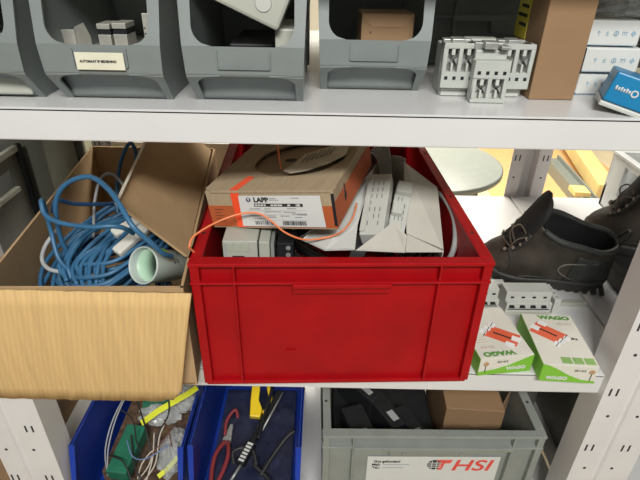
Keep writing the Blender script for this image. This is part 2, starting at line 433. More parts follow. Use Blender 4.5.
q = MB(); q.cyl((-.026, -.0006, .021), (0, 1, 0), .0085, .001, 24); q.build('knockout', white_m, BX)
wbx = MB().box(-.058, -.024, .63, .72, Z1+.005, Z1+.082).build('socket_box', cream_m, bevel=.002); tag(wbx, 'off-white plastic block behind the leaning buttoned box', 'plastic box')
q = MB().box(-.118, -.062, .66, .78, Z1+.005, Z1+.06).build('plastic_block', dark_m, bevel=.002); tag(q, 'dark block deep inside the bin under the leaning pale box', 'plastic box')
SB = thing('cardboard_box', 'small brown folded cardboard box inside the third grey bin', 'cardboard box', (.082, .695, Z1+.006), (0, 0, 3))
MB().box(-.034, .034, 0, .05, 0, .088).build('carton', card_small, SB, bevel=.0015)
q = MB(); q.prism([(-.034, -.0006, .087), (.034, -.0006, .087), (.020, -.0006, .072), (-.020, -.0006, .072)], (0, .0006, 0)); q.build('folded_flap', mat('kraft_flap', (.31, .19, .10), .85), SB)
text(SB, 'v', .006, (-.022, -.0012, .066), (90, 0, 0), ink)
q = MB().box(-.462, -.43, .62, .68, Z1+.0045, Z1+.06).build('cardboard_piece', card_small); tag(q, 'tan cardboard piece in the bin at the left edge', 'cardboard piece')
q = MB().box(-.425, -.352, .61, .70, Z1+.0045, Z1+.062).build('plug_cover', cream_m, bevel=.003); tag(q, 'beige plastic cover in the bin at the left edge', 'plastic cover')

# ------------------------------------------------------------------ white connector modules on the upper shelf
def module(label, loc, rz, flip=False, rx=0, dp=.062):
    t = thing('contactor_module', label, 'contactor module', loc, (rx, 0, rz), 'white contactor modules on the upper shelf')
    W, Hh = .043, .066
    b = MB(); b.box(-W/2+.002, W/2-.002, .014, dp, 0, Hh-.006); b.build('housing', dinm, t, bevel=.0015)
    b = MB()  # front block as a frame with two windows
    zt, zw, zb = (.058, .028, .015) if not flip else (.044, .012, -.001)
    def fr(x0, x1, z0, z1): b.box(x0, x1, 0, .016, z0, z1)
    if not flip:
        z0, wz0, wz1, z1 = .012, .032, .060, .066
    else:
        z0, wz0, wz1, z1 = .0, .005, .029, .050
    wx = [(-.0165, -.003), (.002, .0165)]
    fr(-W/2, W/2, z0, wz0); fr(-W/2, W/2, wz1, z1)
    fr(-W/2, wx[0][0], wz0, wz1); fr(wx[0][1], wx[1][0], wz0, wz1); fr(wx[1][1], W/2, wz0, wz1)
    b.build('front_block', dinm, t, bevel=.0006)
    for a, c in wx:
        xc = (a+c)/2; zc = (wz0+wz1)/2
        MB().box(a, c, .012, .0135, wz0, wz1).build('window_recess', mat('recess_grey', (.20, .20, .18), .6) if 'recess_grey' not in bpy.data.materials else bpy.data.materials['recess_grey'], t)
        q = MB(); q.box(xc-.0022, xc+.0022, .001, .012, wz1-.008, wz1); q.box(xc-.0013, xc+.0013, .001, .012, wz0, wz0+.010)
        q.build('terminal_post', white_m, t, bevel=.0004)
        q = MB()
        for sx in (-1, 1): q.prism([(xc+sx*.0064, .004, zc+.003), (xc+sx*.0022, .004, zc), (xc+sx*.0064, .004, zc-.006), (xc+sx*.0064, .004, zc-.001)][::sx], (0, .006, 0))
        q.build('terminal_clamp', metal_m, t)
    zs = .0245 if not flip else .036
    for k in range(4):
        x = -.0155+k*.0103; MB().box(x-.002, x+.002, -.0004, .001, zs-.002, zs+.002).build('test_hole', dark_m, t)
    q = MB(); q.box(-W/2+.001, W/2-.008, .018, .03, Hh-.006, Hh+.002); q.box(-.012, .004, .006, .026, Hh-.004, Hh+.004); q.box(W/2-.014, W/2-.003, .004, min(.04, dp), Hh-.004, Hh); q.build('latch', metal_m, t, bevel=.0008)
    q = MB(); q.box(-W/2+.004, W/2-.006, .010, .0145, .0, .010); q.build('foot', white_m, t, bevel=.001)
    return t
module('white contactor module on the shelf, leftmost of three, beside a grey bin', (.1705, .650, Z1+.0008), -1)
module('white contactor module turned upside down between its two neighbours', (.205, .628, Z1+.0008), 0, True, dp=.021)
module('white contactor module touching the tall cardboard box', (.2395, .650, Z1+.0008), 1)
q = thing('contactor_module', 'pale square module standing behind the upside-down one', 'contactor module', (.2055, .690, Z1+.0008), group=None)
MB().box(-.021, .021, 0, .02, 0, .066).build('housing', dinm, q, bevel=.002); MB().box(-.014, .014, -.0012, .0, .040, .060).build('clear_window', white_m, q, bevel=.001)
q['category'] = 'contactor module'

TB = thing('cardboard_box', 'tall narrow brown cardboard box standing on the upper shelf', 'cardboard box', (.2935, .650, Z1+.0005), (0, 0, 0))
MB().box(-.0285, .0285, 0, .10, 0, .24).build('carton', card_small, TB, bevel=.0012)
q = MB(); q.sheet([(-.0293, .055, .064), (-.0293, .098, .064), (-.0293, .098, .122), (-.0293, .055, .122)], .0006); q.build('yellow_sticker', mat('sticker_yellow', (.70, .60, .06), .5), TB)
q = MB()
for k in range(4): q.box(-.0303, -.0295, .060, .092-.008*(k % 2), .112-k*.011, .116-k*.011)
q.build('sticker_print', ink, TB)

# background crate on the upper shelf
BC = thing('grey_crate', 'dark grey crate at the back of the upper shelf, behind the white modules', 'crate', (.34, .86, Z1+.0005))
euro_crate(BC, .38, .30, .105, greyc, holes=False, handle='tab')

# white small boxes with handling marks
def carton_box(label, loc, rz, W, D, h, m=None, bands=True):
    t = thing('component_carton', label, 'carton', loc, (0, 0, rz), 'small white cartons stacked on the upper shelf')
    MB().box(-W/2, W/2, 0, D, 0, h).build('carton', m or paper, t, bevel=.002)
    if bands: MB().box(-W/2+.0006, W/2-.0006, .0006, D-.0006, -.0006+.0008, .0025).build('blue_edge', teal, t)
    n = 5
    for k in range(n):
        x = -W*.30+W*.66*k/(n-1); z = h*.5; q = MB()
        if k == 0: q.prism([(x-.003, -.0006, z+.001), (x+.003, -.0006, z+.001), (x+.0005, -.0006, z+.004), (x-.0005, -.0006, z+.004)], (0, .0007, 0)); q.box(x-.0005, x+.0005, -.0006, .0001, z-.004, z+.001)
        elif k == 1: q.box(x-.003, x+.003, -.0006, .0001, z-.004, z-.003); q.box(x-.003, x+.003, -.0006, .0001, z, z+.001); q.box(x-.0005, x+.0005, -.0006, .0001, z-.003, z+.004)
        elif k == 2: q.lathe((x, -.0006, z), (0, 1, 0), [(0, .003), (0, .0045), (.0008, .0045), (.0008, .003)]); q.box(x-.001, x+.001, -.0006, .0001, z-.002, z+.002)
        elif k == 3: q.box(x-.0045, x+.0045, -.0006, .0001, z+.002, z+.003); q.box(x-.0045, x-.0035, -.0006, .0001, z-.003, z+.003); q.box(x-.001, x, -.0006, .0001, z-.003, z+.003); q.box(x+.003, x+.004, -.0006, .0001, z-.003, z+.003)
        else: q.prism([(x, -.0006, z+.005), (x-.005, -.0006, z), (x, -.0006, z-.005), (x+.005, -.0006, z)], (0, .0004, 0))
        [setattr(v, 'co', Vector(((v.co.x-x)*.72+x, v.co.y, (v.co.z-z)*.72+z))) for v in q.bm.verts]; q.build('handling_mark', inkb, t)
    return t
carton_box('white carton with blue handling marks at the bottom of the stack, behind the blue box', (.371, .682, Z1+.0005), 1, .066, .07, .028)
carton_box('white carton with blue handling marks, middle of the stack', (.3715, .676, Z1+.0305), 0, .072, .07, .030)
carton_box('white carton with blue handling marks, top of the stack in a clear sleeve', (.367, .680, Z1+.0625), -1, .066, .07, .030)
MB().box(.3325, .3352, .6745, .74, Z1+.031, Z1+.0600).build('dark_sleeve', dark_m); o = bpy.data.objects['dark_sleeve']; tag(o, 'black strip against the left end of the middle white carton', 'strip')
def bag(label, c, s, n, name='clear_bag'):
    m = MB(); rows = []
    for i in range(13):
        v = math.pi*i/12; rr = []
        for k in range(20):
            u = 2*math.pi*k/20; q = 1+.16*math.sin(5*u+i*1.3)+random.uniform(-.07, .07)
            rr.append((c[0]+s[0]*math.sin(v)*math.cos(u)*q, c[1]+s[1]*math.sin(v)*math.sin(u)*q, c[2]+s[2]*math.cos(v)*(1 if q > 1 else .9)))
        rows.append(rr)
    m.grid(rows, True); o = m.build(name, clear, smooth=False); return tag(o, label, 'plastic bag')
bag('crumpled clear plastic bag on top of the white carton stack', (.387, .710, Z1+.106), (.042, .032, .0125), 1)
bl = thing('component_box', 'blue component box with white lettering, tilted in front of the white cartons', 'carton', (.358, .585, Z1+.008), (-4, 14, -24))
MB().box(-.031, .028, 0, .065, 0, .034).build('carton', teal, bl, bevel=.002)
q = MB()
for k in range(6): q.box(-.025+k*.0030, -.0230+k*.0030, -.0007, .0001, .015, .020-(k % 2)*.0012)
q.lathe((-.0030, -.0007, .0168), (0, 1, 0), [(0, .0025), (0, .0042), (.0008, .0042), (.0008, .0025)])
q.build('white_print', paper, bl)
MB().box(-.033, .030, -.004, .067, -.006, -.0005).build('tray', white_m, bl, bevel=.0015)
q = thing('component_box', 'lighter blue carton end at the right edge, beside the tilted box', 'carton', (.4135, .598, Z1+.0005), (0, 0, 20))
MB().box(-.022, .03, 0, .05, 0, .03).build('carton', mat('light_blue_print', (.01, .27, .48), .4), q, bevel=.002)

# ------------------------------------------------------------------ open cardboard box with cables
FL, FR, BR, BL = (-.447, .527), (-.180, .536), (-.237, 1.06), (-.512, 1.06); ZR = 1.107; T = .004
OB = thing('cardboard_box', 'open cardboard box with its front flap hanging over the shelf edge', 'cardboard box', (-.34, .53, Z2+.0005))
m = MB()
def wallq(m, a, b, z0, z1, t=T):
    d = Vector((b[0]-a[0], b[1]-a[1], 0)).normalized(); n = Vector((-d.y, d.x, 0))*t
    m.prism([(a[0], a[1], z0), (b[0], b[1], z0), (b[0], b[1], z1), (a[0], a[1], z1)], n)
zb = Z2+.001
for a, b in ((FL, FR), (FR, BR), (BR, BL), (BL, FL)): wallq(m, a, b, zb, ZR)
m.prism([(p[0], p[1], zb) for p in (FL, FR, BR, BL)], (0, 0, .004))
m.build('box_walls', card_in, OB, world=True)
# front flap: slightly bowed sheet with two creases
rows = []
for i in range(9):
    v = i/8; z = ZR+.001-.199*v
    xl, xr = -.50-.03*v, -.1655-.038*v
    if v > .95: xr -= .010
    rows.append([(xl+(xr-xl)*k/60, .5225-.005*math.sin(v*2.9) + .0006*math.cos(k*1.1)+(-.0012 if k in (31, 40) else 0), z+(.004 if v > .95 and k > 57 else 0)) for k in range(61)])
MB().grid(rows).build('front_flap', card, OB, world=True, solid=.004, smooth=True)
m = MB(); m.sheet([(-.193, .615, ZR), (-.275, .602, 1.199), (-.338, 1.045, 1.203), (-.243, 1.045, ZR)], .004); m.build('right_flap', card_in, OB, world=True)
m = MB(); m.sheet([(-.2755, .6005, 1.200), (-.3385, 1.045, 1.204), (-.3325, 1.045, 1.2085), (-.2690, .6005, 1.2045)], .001); m.build('flap_edge', mat('card_edge_light', (.72, .66, .55), .9), OB, world=True)

def coil(c, rx, ry, tilt, n, r, spread, seed):
    rnd = random.Random(seed); pts = []
    for k in range(n*14):
        a = 2*math.pi*k/14; q = 1+spread*math.sin(k*.37+seed)*rnd.uniform(.4, 1)
        p = Vector((rx*q*math.cos(a), ry*q*math.sin(a), spread*.12*math.sin(k*.23)+.0028*(k/14) + rnd.uniform(-.003, .003)))
        pts.append(Matrix.Rotation(tilt[2], 3, 'Z') @ Matrix.Rotation(tilt[0], 3, 'X') @ Matrix.Rotation(tilt[1], 3, 'Y') @ p + Vector(c))
    return pts
q = MB(); q.tube(coil((-.342, .72, 1.025), .082, .125, (R(14), R(-6), R(-18)), 9, .003, .22, 1), .0036, 7, 4)
q.tube(coil((-.335, .715, 1.045), .088, .105, (R(22), R(-12), R(-40)), 6, .003, .18, 4), .0036, 7, 4)
tag(q.build('network_cable_coil', bluecab), 'blue network cable coiled in many loops inside the open cardboard box', 'cable')
q = MB(); q.tube(coil((-.35, .70, .985), .075, .115, (R(5), R(4), R(30)), 7, .003, .2, 9), .0036, 7, 4)
tag(q.build('network_cable_coil', darkcab), 'dark blue cable coil lying beneath the brighter blue one in the open box', 'cable')
q = MB(); q.tube([(-.375, .66, 1.05), (-.388, .645, 1.10), (-.383, .64, 1.16), (-.371, .64, 1.192), (-.349, .64, 1.211), (-.316, .63, 1.222), (-.282, .60, 1.220), (-.256, .57, 1.210), (-.236, .550, 1.190), (-.219, .553, 1.166), (-.209, .563, 1.143), (-.204, .580, 1.128)], .0036, 10, 8)
tag(q.build('network_cable', bluecab), 'thick blue cable arching high over the coil and down to the plastic tub', 'cable')
q = MB(); q.tube([(-.35, .78, 1.03), (-.366, .80, 1.077), (-.371, .83, 1.115), (-.369, .86, 1.150), (-.360, .88, 1.174), (-.352, .885, 1.178), (-.346, .88, 1.156), (-.350, .86, 1.12), (-.352, .82, 1.094), (-.36, .77, 1.05)], .0036, 10, 8)
tag(q.build('network_cable', bluecab), 'blue cable standing up in a narrow loop at the back of the open box', 'cable')
q = MB(); q.tube([(-.36, .62, 1.06), (-.385, .62, 1.09), (-.398, .64, 1.13), (-.397, .64, 1.172), (-.390, .625, 1.186), (-.382, .612, 1.172), (-.357, .60, 1.166), (-.312, .59, 1.166), (-.285, .592, 1.167), (-.272, .60, 1.160), (-.268, .62, 1.14)], .0034, 10, 8)
tag(q.build('network_cable', bluecab), 'blue cable running across from the box left wall under the high arch', 'cable')
q = MB(); q.tube([(-.40, .66, 1.15), (-.392, .665, 1.168), (-.380, .69, 1.150), (-.355, .73, 1.130), (-.34, .77, 1.112), (-.32, .78, 1.09)], .0032, 8, 8)
tag(q.build('network_cable', darkcab), 'dark blue cable passing from the box left wall behind the high arch', 'cable')
q = MB(); q.tube([(-.39, .74, 1.06), (-.383, .76, 1.12), (-.372, .78, 1.155), (-.350, .78, 1.160), (-.325, .76, 1.14), (-.30, .73, 1.10)], .0026, 8, 8)
tag(q.build('grey_cable', greycab), 'thin grey cable looping behind the blue arch in the open box', 'cable')
q = MB(); q.tube([(-.40, .66, 1.12), (-.412, .64, 1.105), (-.418, .63, 1.085), (-.405, .62, 1.075), (-.385, .62, 1.07)], .0032, 8, 8)
tag(q.build('grey_cable', greycab), 'short grey cable bent against the left wall of the open box', 'cable')
q = MB(); rnd = random.Random(12)
for k in range(9):
    y0 = .575+.012*k; z0 = 1.075+rnd.uniform(-.01, .012)
    q.tube([(-.385+rnd.uniform(-.01, .01), y0+.02, z0-.02), (-.35, y0-.012+rnd.uniform(-.004, .004), z0-.004), (-.31, y0-.010, z0+.002), (-.285, y0+.012, z0+.010), (-.262, y0+.045, z0+.018), (-.25, y0+.09, z0+.01)], .0034, 8, 6)
for k in range(11):
    x0 = -.405+.011*k
    e = rnd.uniform(-.022, .022); f_ = rnd.uniform(-.02, .02)
    q.tube([(-.375+.006*k+e*.3, .585+rnd.uniform(0, .03), 1.065), (-.392+.007*k, .63, 1.082+rnd.uniform(-.004, .014)), (-.36+.006*k+e, .69, 1.098+rnd.uniform(-.006, .010)), (-.335+.006*k+f_, .76, 1.09), (-.33+f_, .82, 1.05)], .0034, 8, 6)
q.build('network_cable_bundle', bluecab); tag(bpy.data.objects['network_cable_bundle'], 'bundle of blue cable strands packed against the front of the open box', 'cable', kind='stuff')
for i, (x, y, z, rz, rx) in enumerate(((-.288, .655, 1.108, -30, 20), (-.262, .69, 1.130, -25, 35), (-.305, .70, 1.108, -40, 10))):
    q = MB(); mt = Matrix.Translation((x, y, z)) @ Euler((R(rx), R(15), R(rz))).to_matrix().to_4x4()
    q.box(-.009, .009, -.03, .03, -.006, .006, mt)
    tag(q.build('cable_clip_bag', mat('white_plug%d' % i, (.66, .65, .58), .4), bevel=.003), ['pale plastic plug piece lying on the blue coil, nearest the tub', 'pale plastic plug piece on the blue coil under the flap edge', 'pale plastic plug piece in the middle of the blue coil'][i], 'plug', 'pale plugs among the blue cables')
CU = thing('plastic_tub', 'translucent plastic tub lying on its side with green film inside', 'plastic tub', (-.2445, .576, 1.1145), (0, 0, 0))
ax = (.40, .72, -.46)
q = MB(); q.lathe((0, 0, 0), ax, [(0, .0245), (-.001, .0258), (.0015, .0268), (.0035, .0262), (.078, .0222), (.080, .0200), (.079, .0), (.077, .0), (.077, .0200), (.003, .0242)], 36); q.build('tub_body', transl, CU)
q = MB(); q.lathe((.0, 0, 0), ax, [(.012, .0232), (.05, .0213), (.05, .0205), (.012, .0225)], 36); q.build('green_liner', greenfilm, CU)
q = MB(); axv = Vector(ax).normalized()
for k in range(4): q.lathe(axv*(.050+k*.005), ax, [(0, .010), (0, .0195), (.0022, .0195), (.0022, .010)], 30)
q.build('wire_roll', mat('tub_dark', (.12, .14, .15), .4), CU)
q = MB(); a = axv.orthogonal().normalized(); bq = axv.cross(a); rnd = random.Random(3)
def onside(t, ang, e=.0006): return axv*t + (a*math.cos(ang)+bq*math.sin(ang))*(.0262-(t-.0035)*.0537+e)
ups = [k for k in range(90) if True]
for k in range(34):
    t = rnd.uniform(.030, .05); g = rnd.uniform(0, 6.28); w2 = rnd.uniform(.03, .09); h2 = rnd.uniform(.0015, .004)
    q.grid([[onside(t, g), onside(t, g+w2)], [onside(t+h2, g+.04), onside(t+h2, g+w2+.04)]])
q.build('tub_print', ink, CU)
q = MB(); bestang = max([k*.1 for k in range(63)], key=lambda g: (a*math.cos(g)+bq*math.sin(g)).z)
q.grid([[onside(t, bestang-.5+k*.1) for k in range(11)] for t in (.012, .030)]); q.build('green_sticker', green_m, CU)

# ------------------------------------------------------------------ contents of the red crate
q = MB(); q.tube(coil((.04, .80, .965), .13, .20, (0, 0, 0), 7, .004, .2, 2), .007, 7, 3); q.tube(coil((.05, .82, 1.0), .12, .18, (R(3), R(4), .6), 8, .004, .25, 5), .007, 7, 3)
q.tube(coil((.02, .76, 1.04), .13, .17, (R(-2), R(2), 1.2), 6, .004, .22, 8), .006, 7, 3)
tag(q.build('black_cable_coil', blackcab), 'heap of black cable coils filling the red crate', 'cable')
q = MB()
for k in range(7): q.tube([(.083+k*.004, .93+k*.008, 1.10), (.09+k*.004, .90+k*.004, 1.16+k*.004), (.102+k*.003, .84, 1.17+k*.002), (.10+k*.002, .76, 1.14), (.06+k*.003, .70, 1.09-k*.002), (.04, .64, 1.06-k*.003)], .0028, 8, 6)
tag(q.build('grey_cable_bundle', mat('bundle_grey', (.12, .12, .12), .4)), 'bundle of dark grey cables between the wire box and the white carton', 'cable')
q = MB(); q.tube([(.185, .70, 1.02), (.205, .66, 1.09), (.212, .70, 1.13), (.205, .78, 1.135), (.19, .86, 1.10), (.17, .9, 1.05)], .0045, 9, 8)
tag(q.build('grey_cable', greycab), 'light grey cable bent against the right wall of the red crate', 'cable')

LP = thing('wire_box', 'flat cardboard wire dispenser box with orange sides and a white label, on the red crate', 'cardboard box', (-.1565, .6464, 1.1400), (1.8, -8.9, -16.3))
W, D, h = .19, .225, .058
m = MB(); m.box(0, W, 0, .003, 0, h*.97); m.box(0, W, D-.003, D, 0, h*.97); m.box(0, .003, .003, D-.003, 0, h*.97); m.box(W-.003, W, .003, D-.003, 0, h*.97); m.box(0, W, 0, D, -.002, .002)
m.build('box_walls', card_lapp, LP)
hc = (.107, .116); hr = (.072, .071); N = 64; inner = []; outer = []
for k in range(N):
    a = 2*math.pi*k/N + math.pi/4; ca, sa = math.cos(a), math.sin(a)
    jr = 1+.012*math.sin(k*7)
    inner.append((hc[0]+hr[0]*ca*jr, hc[1]+hr[1]*sa*jr))
    s = min((W+.002-hc[0])/ca if ca > 1e-6 else 9, (hc[0]+.002)/-ca if ca < -1e-6 else 9, (D+.002-hc[1])/sa if sa > 1e-6 else 9, (hc[1]+.002)/-sa if sa < -1e-6 else 9)
    outer.append((hc[0]+s*ca, hc[1]+s*sa))
m = MB(); zt = h
m.grid([[(x, y, zt) for x, y in inner], [(x, y, zt) for x, y in outer], [(x, y, zt-.0035) for x, y in outer], [(x, y, zt-.0035) for x, y in inner], [(x, y, zt) for x, y in inner]], True)
m.build('lid_panel', card_lapp, LP, smooth=False)
m = MB(); m.prism([(hc[0]+.080*math.cos(a), hc[1]+.080*math.sin(a), zt-.012) for a in [2*math.pi*k/40 for k in range(40)]], (0, 0, .003)); m.build('inner_layer', mat('wire_box_inner', (.33, .25, .16), .9, stretch=(9, .7, 1), scale=40), LP)
m = MB(); m.prism([(.085+.010*math.cos(a), .128+.007*math.sin(a), zt-.0088) for a in [2*math.pi*k/24 for k in range(24)]], (0, 0, .0006)); m.build('core_hole', slot_m, LP)
m = MB(); pts = [(.098, .062), (.106, .085), (.112, .125), (.150, .160), (.176, .150), (.180, .118), (.160, .082), (.135, .060), (.112, .052)]
m.prism([(x, y, zt+.001+.05*(x-.10)*.2) for x, y in pts], (0, 0, .0012)); m.build('torn_flap', mat('torn_paper', (.62, .56, .44), .9, scale=60, var=.1), LP)
m = MB()
for k in range(7): m.box(.118+k*.006, .1205+k*.006, .085+k*.005, .120+k*.004, zt+.0035+.0006*k*.6, zt+.0040+.0006*k*.6)
m.build('torn_print', mat('faint_ink', (.30, .27, .22), .8), LP)
m = MB(); m.box(-.0006, W+.0006, -.0006, 0, 0, h*.58); m.box(W, W+.0006, 0, D, 0, h*.66); m.box(-.0006, 0, 0, D, 0, h*.58); m.build('orange_print', orange_m, LP)
m = MB(); m.box(W*.985, W+.0012, -.0014, -.0006, .004, h*.9); m.build('corner_tear', dark_m, LP)
m = MB(); m.box(W+.0006, W+.0012, .05, .054, h*.30, h*.74); m.box(W+.0006, W+.0012, .048, .058, h*.36, h*.5); m.build('hand_slot', slot_m, LP)
m = MB(); m.box(.040, .053, -.0014, -.0006, .0, h+.0006); m.prism([(.040, -.0014, h+.0004), (.053, -.0014, h+.0004), (.060, .042, h+.0004), (.049, .046, h+.0004)], (0, 0, .0006)); m.build('red_tape', tape_m, LP)
m = MB(); m.prism([(.049, -.0020, .002), (.1745, -.0020, .002), (.172, -.0020, h*.86), (.052, -.0020, h*.86)], (0, .0005, 0)); m.build('shipping_label', paper, LP)
text(LP, 'LAPP', .0098, (.0855, -.0024, .0435), (90, 0, 0), ink, bold=.0004, sx=1.05)
m = MB(); m.cyl((.0665, -.0025, .0440), (0, 1, 0), .0035, .0005, 18); m.build('logo_disc', mat('logo_navy', (.05, .05, .12), .6), LP)
m = MB(); m.prism([(.0650, -.0028, .0465), (.0682, -.0028, .0465), (.0668, -.0028, .0415)], (0, .0003, 0)); m.build('logo_mark', paper, LP)
m = MB(); m.box(.074, .146, -.0025, -.0020, .0335, .0380); m.build('black_band', ink, LP)
m = MB()
for a, b in ((.0755, .079), (.080, .083), (.084, .0875), (.0885, .0915), (.099, .103), (.104, .1085), (.1095, .112), (.1125, .116), (.124, .128)): m.box(a, b, -.0028, -.0024, .0346, .0369)
m.build('band_print', paper, LP)
text(LP, '100', .0045, (.139, -.0029, .0358), (90, 0, 0), paper, bold=.0002)
m = MB(); rnd = random.Random(5)
for z, x0, x1 in ((.0465, .130, .142), (.0435, .098, .112), (.0460, .098, .108), (.0300, .066, .082), (.0300, .088, .098), (.0305, .122, .136), (.0255, .088, .112), (.0250, .116, .134), (.0225, .128, .150), (.0195, .066, .084), (.0190, .090, .104), (.0190, .110, .124), (.0165, .090, .104), (.0170, .132, .142), (.0145, .068, .086), (.0210, .136, .150)):
    m.box(x0, x1, -.0024, -.0020, z-.0005, z+.0005)
m.build('label_print', mat('label_grey_ink', (.25, .25, .25), .7), LP)
m = MB()
for z in (.0275, .0165+.0045, .0125): m.box(.062, .150, -.00235, -.0020, z-.00015, z+.00015)
for x in (.089, .113): m.box(x-.00015, x+.00015, -.00235, -.0020, .0125, .0275)
m.build('label_rule', inkg, LP)
m = MB(); x = .070
while x < .100: ww = rnd.choice((.0004, .0008, .0012)); m.box(x, x+ww, -.0024, -.0020, .005, .0105); x += ww+rnd.choice((.0005, .0012, .002))
x = .112
while x < .146: ww = rnd.choice((.0005, .0009, .0014)); m.box(x, x+ww, -.0024, -.0020, .0045, .0110); x += ww+rnd.choice((.0004, .0007, .001))
m.build('barcode', ink, LP)
m = MB()
for k in range(5): m.box(.008+.0, .022-(k % 2)*.004, -.0012, -.0006, .008+k*.0048, .0095+k*.0048)
m.build('side_print', mat('brown_ink', (.22, .06, .02), .8), LP)

q = MB(); q.tube([(-.078, .775, 1.285), (-.075, .755, 1.262), (-.068, .735, 1.235), (-.064, .720, 1.215), (-.060, .712, 1.200)], .0015, 8, 8)
tag(q.build('orange_wire', wire_m), 'orange wire end rising from the hole of the wire box', 'wire')
q = MB(); q.tube([(-.155, .575, 1.12), (-.168, .560, 1.150), (-.170, .556, 1.160), (-.165, .57, 1.168), (-.141, .60, 1.172), (-.112, .613, 1.178), (-.087, .609, 1.182), (-.069, .60, 1.177), (-.049, .60, 1.158), (-.025, .609, 1.142), (0, .620, 1.137), (.029, .63, 1.142), (.047, .66, 1.148), (.056, .70, 1.155)], .0014, 8, 8)
tag(q.build('orange_wire', wire_m), 'long orange wire curving in front of the wire box label', 'wire')

q = thing('relay_module', 'beige relay module standing behind the crate rim at the left', 'relay module', (-.111, .600, 1.048), (0, 0, 1))
MB().box(-.026, .023, 0, .045, 0, .094).build('housing', cream_m, q, bevel=.0015); MB().box(-.023, -.0205, -.001, 0, 0, .09).build('seam', inkg, q)
for k in range(3): 
    m = MB(); x = -.015+k*.011; m.box(x-.004, x+.004, -.0012, -.0002, .078, .090); m.build('terminal_window', mat('terminal_sage%d' % k, (.40, .44, .34), .5), q)
m = MB(); m.box(-.013, .004, -.001, -.0001, .068, .070); m.box(-.013, -.011, -.001, -.0001, .05, .068); m.build('groove', dark_m, q)
q = thing('relay_module', 'narrow beige relay module beside the wider one, behind the crate rim', 'relay module', (-.077, .602, 1.048), (0, 0, 1))
MB().box(-.009, .006, 0, .045, 0, .092).build('housing', cream_m, q, bevel=.001); MB().box(.007, .012, .004, .045, 0, .088).build('side_plate', greyc, q)
q = thing('terminal_strip', 'black terminal strip with metal screws, right of the beige modules', 'terminal strip', (-.051, .606, 1.048), (0, 0, 0))
MB().box(-.010, .013, 0, .04, 0, .088).build('housing', dark_m, q, bevel=.001)
m = MB()
for k in range(5): m.cyl((.006, -.001, .035+k*.0115), (0, 1, 0), .0035, .001, 12)
m.build('screw_head', metal_m, q)
# open white carton with modules
WC = thing('open_carton', 'open white carton holding white modules, at the right inside the red crate', 'carton', (.12, .66, 1.05))
p_ = {}
m = MB(); m.sheet([(.140, .80, 1.186), (.197, .78, 1.150), (.191, .66, 1.096), (.136, .68, 1.110)], .002); m.sheet([(.1965, .78, 1.149), (.1905, .66, 1.095), (.188, .67, 1.02), (.192, .79, 1.04)], .0015); m.build('right_panel', carton, WC, world=True)
m = MB(); m.sheet([(.106, .64, 1.156), (.050, .600, 1.130), (.120, .603, 1.126), (.126, .63, 1.138)], .0015); m.sheet([(.1265, .632, 1.1385), (.121, .604, 1.1265), (.176, .607, 1.126), (.190, .66, 1.098), (.136, .68, 1.112)], .0015); m.build('front_flap', carton, WC, world=True)
m = MB(); m.sheet([(-.027, .64, 1.122), (.007, .600, 1.129), (.050, .61, 1.125), (.058, .68, 1.128), (.089, .80, 1.170)], .0014); m.build('left_panel', paper, WC, world=True)
m = MB(); m.grid([[(.079+(.145-.079)*k/8, .815+.03*math.sin(math.pi*k/8), z+.036*math.sin(math.pi*.5*k/8)) for k in range(9)] for z in (1.06, 1.150)]); m.build('back_panel', carton, WC, world=True, solid=.0015)
def dev(label, c, eul, dims, steps):
    t = thing('wiring_module', label, 'wiring module', c, eul, 'white modules inside the white carton')
    w_, l_, h_ = dims
    MB().box(-w_/2, w_/2, -l_/2, l_/2, 0, h_).build('housing', white_m, t, bevel=.0015)
    for (x0, x1, y0, y1, z1) in steps: MB().box(x0, x1, y0, y1, h_, h_+z1).build('step', white_m, t, bevel=.001)
    m = MB(); rnd = random.Random(len(label))
    for i in range(3):
        for k in range(7):
            if rnd.random() < .8:
                y = -l_*.36+k*l_*.11; x = -w_*.25+i*w_*.22; m.box(x, x+.0012, y, y+l_*.07, h_-.0001, h_+.0003)
    m.build('module_print', mat('mod_ink%d' % len(label), (.12, .12, .12), .7) , t)
    return t
dev('long white module with printed rows, leaning on the left of the white carton', (.092, .706, 1.136), (23, -10, -15), (.036, .125, .024), [(-.018, -.010, -.0575, .0575, .004)])
dev('stepped white module on the right inside the white carton', (.125, .715, 1.118), (24, 6, -12), (.027, .120, .022), [(-.012, .012, .035, .058, .01), (-.012, .004, -.01, .012, .010), (-.012, .008, -.05, -.028, .008)])

